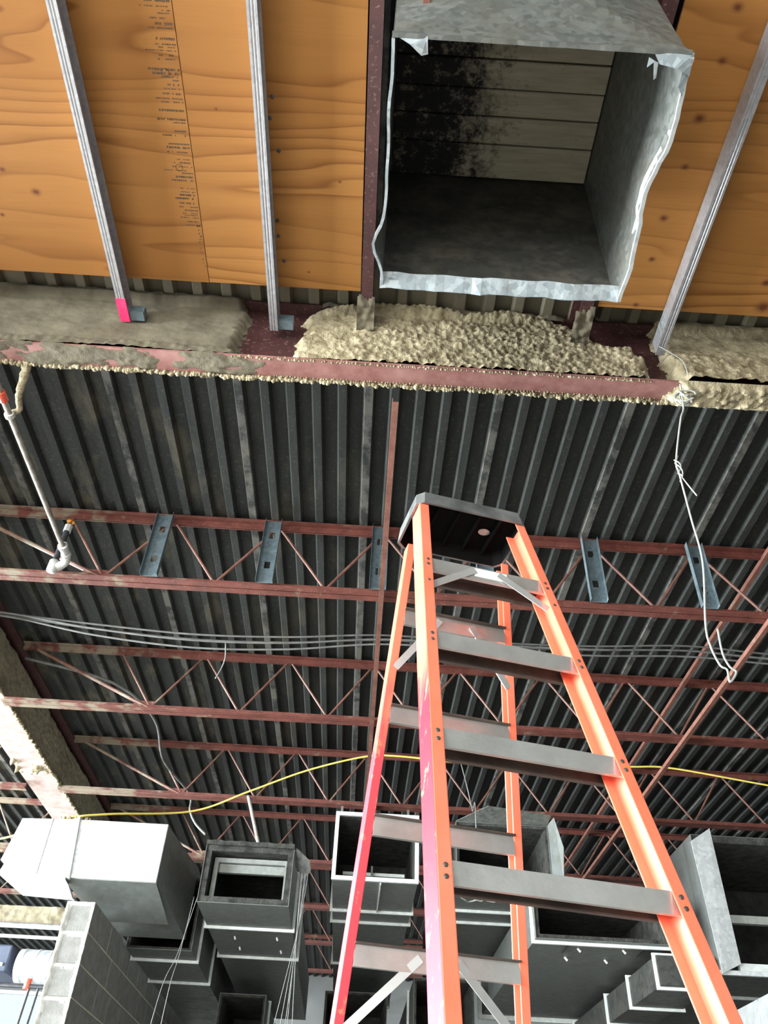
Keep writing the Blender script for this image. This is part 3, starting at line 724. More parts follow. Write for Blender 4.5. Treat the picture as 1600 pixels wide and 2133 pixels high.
while zk > .15:
    h = hw(zk); y = yf(zk) + .004
    m = MB(); t = .003; D = .082
    pr = [(0, 0), (D, 0), (D, -t), (t, -t), (t, -.040), (.010, -.040), (.010, -.0425), (0, -.0425)]
    o = m.prism([(p, q) for p, q in pr], (-h - .022, y, zk), (h + .022, y, zk), (0, 1, 0), (0, 0, 1)).build('step', ALU, lad, local=True)
    MB().prism([(D - t, -t), (D, -t), (D, -.036), (D - .012, -.036), (D - .012, -.033), (D - t, -.033)], (-h - .022, y, zk), (h + .022, y, zk), (0, 1, 0), (0, 0, 1)).build('rear_flange', ALU_SHADE_DIRT, o, local=True)
    MB().box((-h - .02, y + t + .001, zk - t - .0015), (h + .02, y + D - t - .001, zk - t)).build('tread_shade_sheet', ALU_SHADE_DIRT, o, local=True)  # dark sheet painting the shade under the tread
    for sd in (-1, 1):
        for dz in (-.012, -.034):
            zz = zk + dz; yy = yf(zz); n = 8; xr_ = sd*(hw(zz) + .014)
            m = MB(); m.loft([[(xr_ + .0052*s*math.cos(2*math.pi*q/n), yy - e, zz + .0052*s*math.sin(2*math.pi*q/n)) for q in range(n)] for s, e in ((1, -.002), (1, .0012), (.55, .0026))])
            m.build('rivet', RIVET, rails[sd], local=True)
        if ki < 10:
            zz = zk - .155; yy = yf(zz); xr_ = sd*(hw(zz) + .014)
            if ki == 0:
                zz = zk - .105; yy = yf(zz); xr_ = sd*(hw(zz) + .014)
                m = MB(); m.loft([[(xr_ + .0045*s*math.cos(2*math.pi*q/n), yy - e, zz + .0045*s*math.sin(2*math.pi*q/n)) for q in range(n)] for s, e in ((1, -.002), (1, .0012), (.55, .0026))])
                m.build('rivet', RIVET, rails[sd], local=True)
    if ki == 0:
        for sd in (-1, 1):
            p0 = Vector((sd*.045, y - .003, zk - .020)); p1 = Vector((sd*(h + .012), y - .01, zk - .105))
            d = (p1 - p0).normalized(); u = Vector((0, 1, 0)).cross(d).normalized()
            m = MB(); m.loft([[p + u*a + Vector((0, b_, 0)) for a, b_ in ((-.010, 0), (.010, 0), (.010, -.003), (-.010, -.003))] for p in (p0 - d*.012, p1)])
            m.build('brace', ALU_B, lad, local=True)
        MB().box((-.036, y - .0012, zk - .032), (.062, y - .0002, zk - .004)).build('label', WHITE, lad, local=True)['label'] = 'white sticker'
    ki += 1; zk = zS - .3048*ki
zk = zS - .271 + .3048; ki = 0
while zk > .2:
    h = hr(zk); y = yr(zk) + .003; m = MB()
    pr = [(0, 0), (.026, .004), (.026, .001), (.003, -.003), (.003, -.048), (.012, -.048), (.012, -.051), (0, -.051)]
    o = m.prism(pr, (-h - .003 + XR, y, zk), (h + .003 + XR, y, zk), (0, 1, 0), (0, 0, 1)).build('rear_bar', ALU, lad, local=True)
    MB().box((-h - .003 + XR, y - .014, zk - .001), (h + .003 + XR, y - .0002, zk + .003)).build('lip', ALU_SHADE_DIRT, o, local=True)
    if ki in (0, 3, 6):
        for sd in (-1, 1):
            p0 = Vector((sd*.06 + XR, y - .004, zk - .026)); p1 = Vector((sd*(hr(zk - .2) + .006) + XR, yr(zk - .2) - .003, zk - .19))
            d = (p1 - p0).normalized(); u = Vector((0, 1, 0)).cross(d).normalized(); v_ = d.cross(u)
            m = MB(); m.loft([[p + u*a + v_*b_ for a, b_ in ((-.011, 0), (.011, 0), (.011, .004), (.002, .009), (-.002, .009), (-.011, .004))] for p in (p0 - d*.012, p0 + d*.02, p1)])
            m.build('brace', ALU_B, lad, local=True)
    ki += 1; zk -= .3048
# spreader arms lower down
for sd in (-1, 1):
    za = 1.15
    m = MB(); m.tube([(sd*(hw(za) + .03), yf(za) + .06, za), (sd*(hr(za) + .02) + XR, yr(za) + .01, za - .02)], .009, 6); m.build('spreader', ALU_B, lad, local=True)
for sd in (-1, 1):
    for yy, hh in ((yf(0) + .04, hw(0) + .015), (yr(0) + .023, hr(0) + .013)):
        xx = sd*hh + (XR if yy > 0 else 0)
        bev(MB().box((xx - .024, yy - .05, 0), (xx + .024, yy + .05, .05)).build('foot', BLACKP, lad, local=True), .006)
# top cap: moulded, hollow underneath
zc = zS + .335; yc0 = .088; yc1 = .30; cw = .178
def cap_ring(z, ins, yo=0):
    x = cw - ins; c = .022
    return [(-x + c, yc0 + ins, z), (x - c, yc0 + ins, z), (x, yc0 + ins + c, z), (x, yc1 - ins - c, z), (x - c, yc1 - ins, z), (-x + c, yc1 - ins, z), (-x, yc1 - ins - c, z), (-x, yc0 + ins + c, z)]
def lowr(r, dz): return [(x*1.02, y - .012 if y < .2 else y + .01, z - dz) for x, y, z in r]
m = MB(); m.loft([lowr(cap_ring(zc, -.004), .062), cap_ring(zc - .006, -.002), cap_ring(zc, .004), cap_ring(zc, .03), ], cap=False)
m.add(cap_ring(zc, .03), [tuple(range(8))])
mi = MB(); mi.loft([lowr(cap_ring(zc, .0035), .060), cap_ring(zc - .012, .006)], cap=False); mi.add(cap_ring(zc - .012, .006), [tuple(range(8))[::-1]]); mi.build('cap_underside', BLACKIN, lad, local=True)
m.loft([lowr(cap_ring(zc, -.004), .062), lowr(cap_ring(zc, .003), .062)], cap=False)
m.build('cap', BLACKP, lad, local=True)['label'] = 'black moulded top cap'
m = MB(); n = 14; m.loft([[(.085 + .020*s*math.cos(2*math.pi*q/n), .20 + .016*s*math.sin(2*math.pi*q/n), z) for q in range(n)] for s, z in ((1, zc - .013), (1, zc - .016), (.4, zc - .016))]).build('cap_hole_disc', ALU, lad, local=True)  # grey disc added in place of a see-through hole in the cap
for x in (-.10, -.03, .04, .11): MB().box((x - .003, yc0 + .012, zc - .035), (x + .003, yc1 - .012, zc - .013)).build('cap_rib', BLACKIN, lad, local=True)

# ------------------------------------------------------------------ short stud pieces standing in the first joist
for i, x in enumerate((-1.44, -.70, .03, .73, 1.46, 2.18)):
    lab = ('nearest the sprinkler elbow', 'second from the sprinkler elbow', 'behind the slim bridging bar', 'seen through the ladder top', 'just beside the ladder rail', 'behind the hanging white wire')[i]
    r = root('stud_offcut', (x, 4.27, 3.047), 'short blue-grey metal stud piece standing in the nearest joist, ' + lab, 'metal stud', 'short studs in the nearest joist')
    zb_, zt_ = 3.052, 3.575; y0 = 4.20; wd = .11
    hs = MB(); hx = .019
    # web with oval knock-out slots: strips left around two holes
    for (za, zb2) in ((zb_, 3.17), (3.225, 3.42), (3.475, zt_)): hs.box((x - wd/2, y0, za), (x + wd/2, y0 + .002, zb2))
    for (za, zb2) in ((3.17, 3.225), (3.42, 3.475)):
        hs.box((x - wd/2, y0, za), (x - hx, y0 + .002, zb2)); hs.box((x + hx, y0, za), (x + wd/2, y0 + .002, zb2))
    hs.build('web', BLUESTUD, r)
    for sx in (-1, 1): MB().box((min(x + sx*wd/2, x + sx*(wd/2 - .002)), y0 - .038, zb_), (max(x + sx*wd/2, x + sx*(wd/2 - .002)), y0, zt_)).build('flange', BLUESTUD, r)

# ------------------------------------------------------------------ sprinkler pipe on the window side
sp = root('sprinkler_pipe', (-1.98, 3.3, 3.0), 'dusty white sprinkler pipe with an elbow at the nearest joist', 'pipe')
SX, SZ = -1.95, 3.09
MB().tube([(SX, Y0 + .01, SZ), (SX, 4.02, SZ)], .0155, 12).build('pipe', PIPE, sp, smooth=True)
MB().tube(smooth_path([(SX, 3.98, SZ), (SX, 4.07, SZ), (SX - .01, 4.12, SZ - .02), (SX - .05, 4.14, SZ - .045), (SX - .085, 4.14, SZ - .05)], 5), [.027]*21, 12).build('elbow', PIPE_W, sp, smooth=True)
for y in (3.98, 4.06): MB().tube([(SX, y, SZ), (SX, y + .02, SZ)], .031, 12).build('collar', PIPE_W, sp)
MB().tube([(SX - .085, 4.14, SZ - .085), (SX - .085, 4.14, SZ - .01)], .032, 12).build('elbow', PIPE_W, sp, smooth=True)
MB().tube([(SX - .085, 4.14, SZ - .01), (SX - .085, 4.14, SZ + .24)], .019, 12).build('riser', PIPE_K, sp)['label'] = 'dark riser'
MB().tube([(SX - .085, 4.14, SZ + .24), (SX - .085, 4.14, SZ + .29)], .026, 8).build('sprinkler_body', PIPE_W, sp)
MB().tube([(SX - .085, 4.14, SZ + .29), (SX - .085, 4.14, SZ + .325)], .012, 8).build('sprinkler_head', BRASS, sp)
MB().tube([(SX - .085, 4.14, SZ + .325), (SX - .085, 4.14, SZ + .332)], .026, 10).build('deflector', BRASS, sp)
MB().tube([(SX, 2.74, SZ), (SX, 2.80, SZ)], .023, 12).build('coupling', REDP, sp)['label'] = 'orange red coupling'
MB().tube([(SX, 2.885, SZ), (SX, 2.91, SZ)], .026, 12).build('hanger_ring', PIPE_W, sp)
m = MB(); P = smooth_path([(SX + .005, 2.9, SZ + .03), (SX + .04, 2.89, SZ + .04), (SX + .06, 2.8, SZ + .05), (SX + .13, 2.66, SZ + .05), (SX + .17, 2.57, SZ + .05)], 8)
m.tube(P, [.012 + .012*k/len(P) + .006*fbm(k*.9, 0, 0, 2) for k in range(len(P))], 10).build('hanger', FIRE, sp, smooth=True)['label'] = 'hanger caked in fireproofing'

# ------------------------------------------------------------------ cables and wires
def cable(name, pts, r, mat, label, cat, group=None, n=8, seg=8):
    return tag(MB().tube(smooth_path(pts, seg), r, n).build(name, mat, smooth=True), label, cat, group)
bund = [(-2.93, 3.31), (-2.6, 3.285), (-2.02, 3.225), (-1.3, 3.18), (-.6, 3.20), (.1, 3.27), (.9, 3.265), (1.65, 3.275), (2.38, 3.32), (2.99, 3.295), (4.2, 3.25), (6.9, 3.30)]
offs = [(0, .02, 1.0), (.018, -.004, .8), (-.02, -.02, 1.25), (.03, -.034, 1.5)]
txt = ('topmost strand', 'second strand', 'third strand', 'lowest strand')
for i, (dy, dz, sag) in enumerate(offs):
    pts = [(x, 5.1 + dy + .01*math.sin(x*2 + i), z + dz*(.25 if x < -2.5 else 1) - .012*i*max(0, math.sin((x + 2.93)/2.9*math.pi) if x < 0 else .2)) for x, z in bund]
    cable('grey_cable', pts, .0075, CABLE, 'grey cable slung under the deck, %s of the bundle' % txt[i], 'cable', 'grey cable bundle')
cable('yellow_cable', [(-6.5, 7.1, 2.5), (-4.2, 7.0, 2.2), (-2.99, 6.75, 2.19), (-2.37, 6.5, 2.30), (-2.05, 6.6, 2.40), (-1.45, 7.0, 2.611), (-.98, 7, 2.816), (-.495, 7, 3.034), (.016, 7, 3.195), (.325, 7, 3.219), (.9, 7, 3.193), (1.7, 7, 3.215), (2.454, 7, 3.242), (2.86, 7, 3.25), (3.72, 7, 3.137), (5.2, 7.1, 3.0), (7.1, 7.1, 3.1)], .0085, YELLOW, 'yellow cable draped across the hall in front of the third joist', 'cable')
cable('white_wire', [(1.43, 2.44, 3.10), (1.455, 2.52, 3.02), (1.411, 2.5, 2.906), (1.333, 2.5, 2.625), (1.33, 2.5, 2.534), (1.326, 2.5, 2.279), (1.322, 2.5, 2.047), (1.265, 2.5, 1.744), (1.261, 2.5, 1.648), (1.277, 2.5, 1.568), (1.299, 2.5, 1.549), (1.297, 2.5, 1.5), (1.33, 2.5, 1.541), (1.311, 2.5, 1.564), (1.299, 2.5, 1.62), (1.306, 2.5, 1.725)], .0042, WIRE, 'white wire hanging from the beam with a hooked loose end', 'wire', n=6)
kn = root('wire_knot', (1.34, 2.5, 2.5), 'twisted white tie wire knotted around the hanging wire', 'wire')
for k, (za, zb2, ph) in enumerate(((2.66, 2.50, 0), (2.64, 2.52, 2.2))):
    MB().tube([(1.333 + .010*math.cos(ph + t*9) + .003, 2.5 + .010*math.sin(ph + t*9), za + (zb2 - za)*t) for t in np.linspace(0, 1, 26)], .003, 5).build('strand', WIRE, kn)
MB().tube(smooth_path([(1.335, 2.5, 2.53), (1.352, 2.49, 2.46), (1.372, 2.485, 2.40)], 5), .003, 5).build('loose_end', WIRE, kn)
tg = root('wire_anchor', (1.46, 2.5, 3.03), 'bright frayed wire anchor tied to the beam flange above the hanging wire', 'wire')
rnd = random.Random(4)
for k in range(5):
    c = Vector((1.462 + rnd.uniform(-.012, .02), 2.47 + rnd.uniform(0, .06), 3.07 + rnd.uniform(-.02, .02)))
    MB().tube([c + Vector((.022*math.cos(t)*(1 + .3*k % 2), .018*math.sin(t + k), .024*math.sin(t))) for t in np.linspace(0, 5.6, 14)], .0045, 5).build('loop', WIRE, tg)
cable('tie_wire', [(1.36, 2.40, 3.34), (1.42, 2.395, 3.27), (1.45, 2.385, 3.2), (1.46, 2.40, 3.11)], .002, WIRE, 'thin loose wire lying against the fireproofing by the stud end', 'wire', n=5)
cable('hanging_wire', [(-1.058, 5.1, 3.162), (-1.04, 5.1, 3.05), (-1.038, 5.1, 3.0), (-1.05, 5.1, 2.93), (-1.075, 5.09, 2.844)], .005, STEELW, 'short pale wire dangling from the grey cable bundle', 'wire', n=6)
cable('hanging_wire', [(.9, 6.995, 3.18), (.93, 6.85, 2.9), (.955, 6.75, 2.66), (.945, 6.6, 2.62), (.935, 6.44, 2.58), (.93, 6.40, 2.2)], .005, STEELW, 'steel wire dropping from the yellow cable past the bent-open duct mouth', 'wire', n=6)
cable('flexible_conduit', [(-2.93, 6.1, 3.5), (-2.2, 6.3, 3.42), (-1.9, 6.75, 3.33), (-1.95, 7.6, 3.72 - .4), (-1.74, 8.1, 3.2), (-1.71, 8.15, 3.05), (-1.63, 8.15, 2.92), (-1.5, 8.1, 2.8)], .013, CABLE, 'grey flexible conduit curving down behind the square duct mouth', 'conduit')
cable('threaded_hanger', [(-1.092, 7.75, 3.07), (-.85, 7.7, 2.40)], .017, PIPE, 'pale rod hanging at a slant from the third joist to the square duct', 'rod')

# ------------------------------------------------------------------ far ducts
def flange_frame(r, x0, x1, z0, z1, y, wd=.03, dp=.02, mat=GALV_L):
    """sheet-metal joint collar: four angle strips round the duct"""
    m = MB()
    m.box((x0 - wd, y, z0 - wd), (x1 + wd, y + dp, z0)); m.box((x0 - wd, y, z1), (x1 + wd, y + dp, z1 + wd))
    m.box((x0 - wd, y, z0), (x0, y + dp, z1)); m.box((x1, y, z0), (x1 + wd, y + dp, z1))
    return m.build('joint_flange', mat, r)
def duct(name, x0, x1, z0, z1, y, length, joints, label, mouth=None, liner=.03, mat=GALV_D, taper=None, group='far open ducts', fw=.022, straps=False):
    r = root(name, ((x0 + x1)/2, y + length/2, z0), label, 'duct', group)
    t = .004; ys_ = [y] + joints + [y + length]
    for i in range(len(ys_) - 1):
        ya, yb = ys_[i] + (.002 if i else 0), ys_[i + 1]
        m = MB()
        m.box((x0, ya, z0), (x1, yb, z0 + t)); m.box((x0, ya, z1 - t), (x1, yb, z1)); m.box((x0, ya, z0 + t), (x0 + t, yb, z1 - t)); m.box((x1 - t, ya, z0 + t), (x1, yb, z1 - t))
        m.build('duct_section', mat, r)
        if i: flange_frame(r, x0, x1, z0, z1, ya - .01, fw)
    for jy in JY:                      # strap hangers up to the joists
        if y + .05 < jy < y + min(length, 3.6) and jy < 9.7:
            for xs_ in ((x0 + .012, x1 - .012) if straps else ()):
                MB().box((xs_ - .012, jy - .001, z1 + .001), (xs_ + .012, jy + .001, 3.044)).build('hanger_strap', GALV_D, r)
    # dark fibrous lining
    L = liner; m = MB(); e = min(1.2, length - .1)
    m.box((x0 + t, y + .012, z0 + t), (x1 - t, y + e, z0 + t + L)); m.box((x0 + t, y + .012, z1 - t - L), (x1 - t, y + e, z1 - t))
    m.box((x0 + t, y + .012, z0 + t + L), (x0 + t + L, y + e, z1 - t - L)); m.box((x1 - t - L, y + .012, z0 + t + L), (x1 - t, y + e, z1 - t - L))
    m.build('lining', LINER, r)
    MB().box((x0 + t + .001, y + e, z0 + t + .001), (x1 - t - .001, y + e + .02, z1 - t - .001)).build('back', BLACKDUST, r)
    return r
def mouth_frame(r, x0, x1, z0, z1, y, w_, mat, dp=.03):
    for a, b_ in (((x0, y, z0), (x1, y + dp, z0 + w_)), ((x0, y, z1 - w_), (x1, y + dp, z1)), ((x0, y, z0 + w_), (x0 + w_, y + dp, z1 - w_)), ((x1 - w_, y, z0 + w_), (x1, y + dp, z1 - w_))):
        MB().box(a, b_).build('mouth_frame', mat, r)

# B: square mouth with inner frame
dB = duct('rectangular_duct', -1.2, -.50, 1.78, 2.215, 6.6, 4.6, [7.25, 8.22], 'square duct mouth with a grey inner frame, under the slanted hanger rod', liner=.045)
mouth_frame(dB, -1.135, -.535, 1.80, 2.15, 6.72, .035, GALV_M)
MB().box((-1.10, 6.76, 2.05), (-.56, 6.80, 2.115)).build('damper_blade', GALV_M, dB)
m = MB(); rnd = random.Random(2); n = 20; A = []
for i in range(n + 1):
    u = i/n; x = -1.2 + .7*u; A.append([(x, 6.585, 2.205 + .006*fbm(u*8, 0, 0)), (x, 6.57, 2.235 + .010*fbm(u*11, 2, 0)), (x, 6.66, 2.24 + .008*fbm(u*9, 4, 0)), (x, 6.66, 2.21)])
m.loft(A).build('torn_lining', LINER, dB)
m = MB().add([(-.50, 6.6, 2.23), (-.37, 6.58, 2.12), (-.355, 6.6, 2.05), (-.40, 6.62, 1.99), (-.485, 6.66, 2.1), (-.50, 6.64, 2.23), (-.37, 6.62, 2.13), (-.36, 6.63, 2.05), (-.40, 6.65, 1.99), (-.485, 6.69, 2.1)],
     [(0, 1, 2, 3, 4), (9, 8, 7, 6, 5)] + [(i, (i + 1) % 5, 5 + (i + 1) % 5, 5 + i) for i in range(5)])
m.build('torn_flap', LINER, dB)['label'] = 'torn hanging lining flap'
for x, y in ((-1.0, 7.55), (-.64, 7.52), (-.99, 7.9), (-.63, 7.95)): MB().tube([(x, y, 1.78), (x + .01, y, 1.755)], .008, 6).build('screw', WHITE, dB)
# C1, C2: pair beside each other behind the ladder
dC = duct('rectangular_duct', -.185, .485, 2.0, 2.515, 6.6, 5.5, [7.4, 7.74, 9.28, 11.4], 'duct mouth with a louvre inside, behind the pink ladder rails', liner=.02, straps=True)
mouth_frame(dC, -.192, .49, 1.99, 2.52, 6.575, .03, GALV_B, .025)
lv = [MB().box((-.11, 6.9 + .02*k, 2.05 + .045*k), (.40, 6.93 + .02*k, 2.075 + .045*k)).build('louvre_blade', GALV_L, dC) for k in range(3)]
MB().box((.12, 6.88, 2.04), (.135, 6.9, 2.2)).build('louvre_post', GALV_D, dC)
MB().box((.19, 6.62, 1.982), (.20, 7.38, 1.999)).build('seam', GALV_L, dC)
dC2 = duct('rectangular_duct', .80, 1.56, 2.035, 2.52, 6.65, 3.4, [7.35, 7.7], 'bent-open duct mouth seen through the ladder, with a splayed side panel', liner=.02)
m = MB(); A = [(1.56, 6.66, 2.04), (1.62, 6.52, 2.06), (1.64, 6.5, 2.3), (1.60, 6.56, 2.56), (1.56, 6.66, 2.53)]
m.add(A + [(x + .004, y + .002, z) for x, y, z in A], [(0, 1, 2, 3, 4), (9, 8, 7, 6, 5)] + [(i, (i + 1) % 5, 5 + (i + 1) % 5, 5 + i) for i in range(5)]).build('splayed_panel', GALV_D, dC2)
m = MB(); A = [(.80, 6.65, 2.52), (1.05, 6.5, 2.60), (1.58, 6.56, 2.575), (1.56, 6.65, 2.525)]
m.add(A + [(x, y, z + .004) for x, y, z in A], [(0, 1, 2, 3), (7, 6, 5, 4)] + [(i, (i + 1) % 4, 4 + (i + 1) % 4, 4 + i) for i in range(4)]).build('splayed_panel', GALV_C, dC2)
for k in range(3): MB().tube(smooth_path([(.82 + .12*k, 6.9 + .05*k, 2.02), (.9 + .12*k, 6.95, 1.995), (.93 + .12*k, 7.0 - .08*k, 2.0), (.98 + .1*k, 6.9, 1.985)], 5), .005, 5).build('loose_wire', WIRE, dC2)
# D: low wide duct with a long underside
dD = duct('rectangular_duct', 1.36, 2.36, 1.63, 1.96, 6.5, 2.95, [6.56], 'wide low duct with a long plain underside beyond the ladder', liner=.03)
flange_frame(dD, 1.36, 2.36, 1.63, 1.96, 9.43, .04)
for x, y in ((1.72, 6.72), (2.06, 6.7), (1.68, 7.0), (2.0, 7.02)): MB().tube([(x, y, 1.63), (x + .02, y, 1.605)], .009, 6).build('screw', WHITE, dD)
for x in (1.62, 2.2): MB().box((x, 6.6, 1.622), (x + .012, 6.85, 1.63)).build('seam', BLACKDUST, dD)
# E: tall duct at the right edge with a bright bent post
dE = duct('rectangular_duct', 2.73, 3.95, 1.50, 2.50, 6.6, 2.5, [7.4], 'tall open duct with a bright bent edge plate, farthest from the girder', liner=.05)
m = MB(); A = [(2.675, 6.48, 2.40), (2.86, 6.5, 2.52), (2.865, 6.5, 1.53), (2.70, 6.47, 1.455)]
ring = lambda dy: [(x, y + dy, z) for x, y, z in A]
m.loft([ring(0), ring(.006)]).build('bent_plate', GALV_B, dE)['label'] = 'bright bent edge plate'
MB().add([(2.675, 6.483, 2.40), (2.70, 6.473, 1.455), (2.73, 6.8, 1.5), (2.73, 6.8, 2.5), (2.68, 6.483, 2.40), (2.705, 6.473, 1.455), (2.735, 6.8, 1.5), (2.735, 6.8, 2.5)], [(0, 1, 2, 3), (7, 6, 5, 4), (0, 4, 5, 1), (1, 5, 6, 2), (2, 6, 7, 3), (3, 7, 4, 0)]).build('side_plate', GALV_D, dE)
MB().box((2.70, 6.5, 1.455), (3.98, 6.53, 1.485)).build('bottom_lip', GALV_B, dE)
MB().box((2.86, 6.52, 1.49), (3.97, 6.56, 1.54)).build('bottom_lip', GALV_L, dE)
MB().box((2.83, 6.9, 1.92), (3.88, 6.95, 1.98)).build('cross_bar', GALV_L, dE)
# F: stepped lower duct
dF = duct('rectangular_duct', 2.24, 2.64, 1.36, 1.56, 6.5, 4.4, [6.53, 7.25, 7.95, 9.2], 'lower duct with stepped joint flanges under the tall duct', liner=.02, fw=.02, mat=GALV_K)
MB().box((2.245, 6.49, 1.365), (2.635, 6.499, 1.555)).build('end_cap', GALV_K, dF)
# lower ducts seen past the bottom edge
duct('rectangular_duct', -1.25, -.80, 1.20, 1.62, 9.0, 3.0, [9.4], 'small lower duct between the block wall and the square duct', liner=.02)
duct('rectangular_duct', -.25, .40, 1.40, 1.80, 9.6, 3.0, [10.6], 'lower duct straight under the louvred duct mouth', liner=.02)
duct('rectangular_duct', .62, 1.2, 1.36, 1.80, 8.8, 3.0, [9.5], 'lower duct seen between the ladder rails beneath the bent-open duct', liner=.02)
# A: bright elbow box above the block wall
dA = root('duct_elbow', (-1.9, 6.9, 1.57), 'sunlit white-looking galvanized duct elbow above the block wall', 'duct')
m = MB(); m.box((-2.20, 6.45, 1.86), (-1.50, 6.56, 2.295)); bev(m.build('front_box', GALV_B, dA), .006)
m = MB(); A = [(-1.50, 6.462, 1.86), (-1.50, 6.462, 2.29), (-1.38, 7.4, 2.26), (-1.38, 7.4, 1.70)]
m.add(A + [(x - .6, y, z) for x, y, z in A], [(0, 1, 2, 3), (7, 6, 5, 4)] + [(i, (i + 1) % 4, 4 + (i + 1) % 4, 4 + i) for i in range(4)]).build('elbow_body', GALV_D, dA)
m = MB(); m.add([(-2.20, 6.46, 1.86), (-1.50, 6.46, 1.86), (-1.45, 6.95, 1.70), (-2.02, 6.95, 1.70), (-2.20, 6.46, 1.855), (-1.50, 6.46, 1.855), (-1.45, 6.95, 1.695), (-2.02, 6.95, 1.695)], [(0, 1, 2, 3), (7, 6, 5, 4), (0, 4, 5, 1), (1, 5, 6, 2), (2, 6, 7, 3), (3, 7, 4, 0)]).build('throat', GALV_D, dA)
prof = [(-2.215, 2.29), (-2.64, 2.275), (-2.70, 1.955), (-2.66, 1.945), (-2.685, 1.86), (-2.48, 1.735), (-2.09, 1.72), (-2.14, 1.80), (-2.18, 1.845)]
m = MB(); m.loft([[(x, 6.44, z) for x, z in prof], [(x, 6.52, z) for x, z in prof]]); m.build('side_transition', GALV_B, dA)
m = MB(); m.loft([[(-2.215, 6.425, 2.31), (-2.195, 6.425, 2.31), (-2.145, 6.425, 1.85), (-2.165, 6.425, 1.85)], [(-2.215, 6.47, 2.31), (-2.195, 6.47, 2.31), (-2.145, 6.47, 1.85), (-2.165, 6.47, 1.85)]]).build('standing_seam', GALV_L, dA)
m = MB(); m.loft([[(-2.41, 6.43, 2.285), (-2.40, 6.43, 2.285), (-2.40, 6.43, 1.87), (-2.41, 6.43, 1.87)], [(-2.41, 6.45, 2.285), (-2.40, 6.45, 2.285), (-2.40, 6.45, 1.87), (-2.41, 6.45, 1.87)]]).build('standing_seam', GALV_L, dA)
dA2 = duct('rectangular_duct', -1.86, -1.32, 1.62, 2.2, 7.42, 4.0, [7.75, 8.6], 'dark duct run behind the bright elbow, alongside the block wall', liner=.02)
o = crumb_line(-2.35, -2.1, 6.46, 2.31, .012, 2.5, 31, FIRE).build('fireproofing_crumbs', FIRE, dA, smooth=True); o['kind'] = 'stuff'

# thin wires hanging by the ducts
for i, (x, dx) in enumerate(((-.385, -.02), (-.375, -.05), (-.40, .0), (-.36, -.09), (-.41, .03))):
    cable('hanging_wire', [(x, 6.35, 1.95), (x + dx*.3, 6.32, 1.6), (x + dx, 6.3, 1.2), (x + dx*2.2, 6.3, .55)], .0022, STEELW, ('thin wire strand hanging beside the square duct, %s of five' % ('first', 'second', 'third', 'fourth', 'fifth')[i]), 'wire', 'wire strands by the square duct', n=5)
for i, (x, dx) in enumerate(((-1.19, -.06), (-1.215, -.02))):
    cable('hanging_wire', [(x, 6.55, 1.80), (x + dx, 6.5, 1.4), (x + dx*2.0, 6.45, 1.15), (x + dx*3, 6.45, .5)], .0025, STEELW, 'thin wire hanging between the elbow duct and the square duct, %s' % ('slanting one', 'straight one')[i], 'wire', 'wires by the elbow duct', n=5)
cable('hanging_wire', [(1.33, 6.45, 1.98), (1.335, 6.45, 1.85), (1.34, 6.45, 1.7)], .004, WIRE, 'short pale wire in front of the wide low duct', 'wire', n=5)

# ------------------------------------------------------------------ block walls
def block_wall(name, x0, x1, y0, nlen, ztop, nrow, label, bmat, face):
    r = root(name, ((x0 + x1)/2, y0, -CZ), label, 'wall', kind='structure')
    bl, bh, j = .397, .193, .010
    L = nlen*(bl + j)
    MB().box((x0 + .003, y0 + .012, -CZ), (x1 - .003, y0 + L - .012, ztop - .012)).build('mortar', MORTAR, r)
    full = half = None
    for k in range(nrow):
        zt = ztop - k*(bh + j)
        if zt - bh < -CZ: break
        off = 0 if k % 2 else (bl + j)/2
        segs = []
        if off: segs.append((0, (bl - j)/2))
        y = off
        while y + bl <= L + 1e-6: segs.append((y, bl)); y += bl + j
        if L - y > .05: segs.append((y, L - y - j))
        for (ys_, ln) in segs:
            key = round(ln, 3)
            if key not in BLK.setdefault(name + label, {}):
                m = MB(); 
                # end faces slightly hollow like real block ends
                e = .012
                ring = lambda y, ins: [(x0 + ins, y, 0), (x1 - ins, y, 0), (x1 - ins, y, bh), (x0 + ins, y, bh)]
                m.loft([ring(0 + .0, .045), ring(0, .0), ring(ln, 0), ring(ln, .045)], cap=False)
                a = ring(e, .05); b_ = ring(ln - e, .05)
                m.loft([ring(0, .045), a]); m.loft([b_, ring(ln, .045)])
                v0 = [(p[0] - (x0 + x1)/2, p[1], p[2]) for p in m.v]; m.v = v0
                o = m.build('concrete_block', bmat, r, local=True); BLK[name + label][key] = o
            else: o = inst(BLK[name + label][key], (0, 0, 0), r)
            o.location = (random.uniform(-.002, .002), ys_, zt - bh + CZ)
    return r
BLK = {}
block_wall('wall_block_1', -2.095, -1.892, 6.40, 12, 1.68, 17, 'grey concrete block wall end under the bright duct elbow', CMU, 1)
block_wall('wall_block_2', 2.66, 2.86, 4.9, 8, 1.19, 15, 'pale block wall at the lower corner beyond the ladder', CMU_L, -1)
# bright broken mortar smeared on the free end of the wall
m = MB(); coat(m, lambda z, x: (x, 6.40, z), (0, -1, 0), lins(.1, 1.68, .012), np.linspace(-2.095, -1.892, 26),
     lambda z, x: (.016 + .010*fbm(x*30, z*20, 3))*max(sstep(.72, .9, abs(x + 1.9935)/.1015 + .12*fbm(z*13, x*9, 2)), sstep(.022, .006, abs(((1.68 - z + .005) % .203) - .005 + .006*fbm(x*30, z, 0)))))
MORT_W = nmat('white_mortar_smear', (.5, .49, .44), (.62, .61, .56), 20, .95, 0, .5, 90, .005)
m.build('mortar_smear', MORT_W, bpy.data.objects['wall_block_1'], smooth=True)

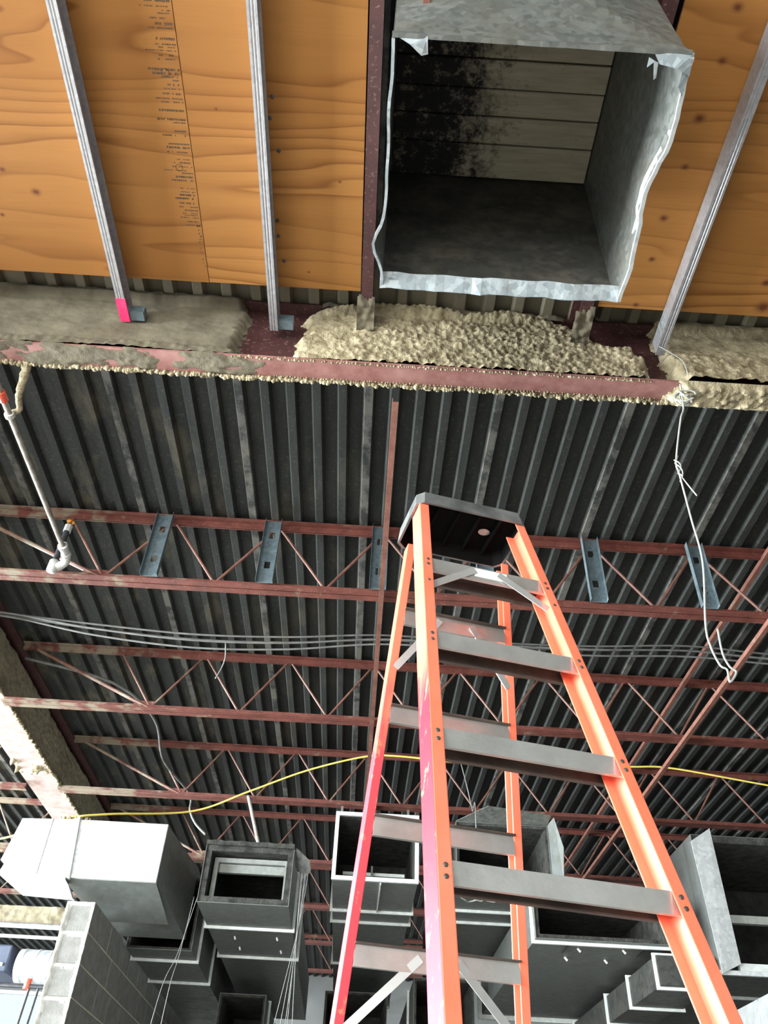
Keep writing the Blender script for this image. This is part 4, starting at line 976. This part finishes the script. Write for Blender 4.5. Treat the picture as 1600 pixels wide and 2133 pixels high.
# ------------------------------------------------------------------ far corner by the windows
fbm2 = root('low_beam', (-5.0, 10.1, 2.37), 'tan fireproofed low beam beyond the block wall by the windows', 'beam')
MB().box((X0 + .02, 10.0, 2.37), (-2.45, 10.2, 2.385)).build('bottom_flange', RED_P, fbm2)
MB().box((X0 + .02, 10.09, 2.385), (-2.45, 10.11, 2.56)).build('web', RED_D, fbm2)
m = MB(); coat(m, lambda x, z: (x, 10.09, z), (0, -1, 0), lins(-5.6, -2.5, .02), np.linspace(2.38, 2.56, 14), lambda x, z: .07 + .02*fbm(x*6, z*8, 1) + .02*pop(x, z, 1, 20))
m.build('fireproofing', FIRE_D, fbm2, smooth=True)
cable('conduit_and_light_edge', [(-7.1, 9.9, 2.35), (-5, 9.9, 2.33), (-2.5, 9.9, 2.33)], .03, GALV, 'grey conduit running just below the low fireproofed beam', 'pipe', 'pipes by the windows')
cable('conduit_and_light_edge', [(-7.1, 9.6, 2.15), (-5, 9.6, 2.15), (-2.6, 9.6, 2.15)], .018, PIPE_W, 'thin white tube painting a bright edge of light below the grey conduit', 'pipe', 'pipes by the windows')  # added tube, its white stands for a bright edge of light
rd = root('round_duct', (-3.6, 10.4, 1.9), 'shiny ribbed round duct beyond the block wall', 'duct')
MB().tube([(-3.75, 10.4, 2.03), (-2.4, 10.4, 2.03)], .17, 24).build('shell', GALV, rd, smooth=True)
for k in range(9): MB().tube([(-3.7 + .15*k, 10.4, 2.03), (-3.685 + .15*k, 10.4, 2.03)], .176, 24).build('rib', GALV_L, rd)
hd = root('dark_housing', (-4.4, 10.6, 1.95), 'dark blue boxy housing hanging beside the round duct', 'equipment')
bev(MB().box((-5.2, 10.3, 1.95), (-3.85, 11.0, 2.22)).build('body', BLUEB, hd), .02)
MB().box((-5.2, 10.27, 2.0), (-3.9, 10.299, 2.03)).build('trim', GALV_L, hd)
sp2 = root('sprinkler_drop', (-3.53, 10.2, 1.5), 'red sprinkler tee on dark pipes in front of the far window', 'pipe')
MB().tube([(-4.6, 10.2, 1.80), (-2.6, 10.2, 1.80)], .025, 10).build('pipe', PIPE_K, sp2)
MB().tube([(-3.53, 10.2, 1.77), (-3.53, 10.2, 1.87)], .04, 10).build('red_tee', REDP, sp2)['label'] = 'red tee'
for x in (-3.5, -3.4): MB().tube([(x, 10.2, 1.78), (x - .02, 10.2, 1.3)], .016, 8).build('drop', PIPE_K, sp2)
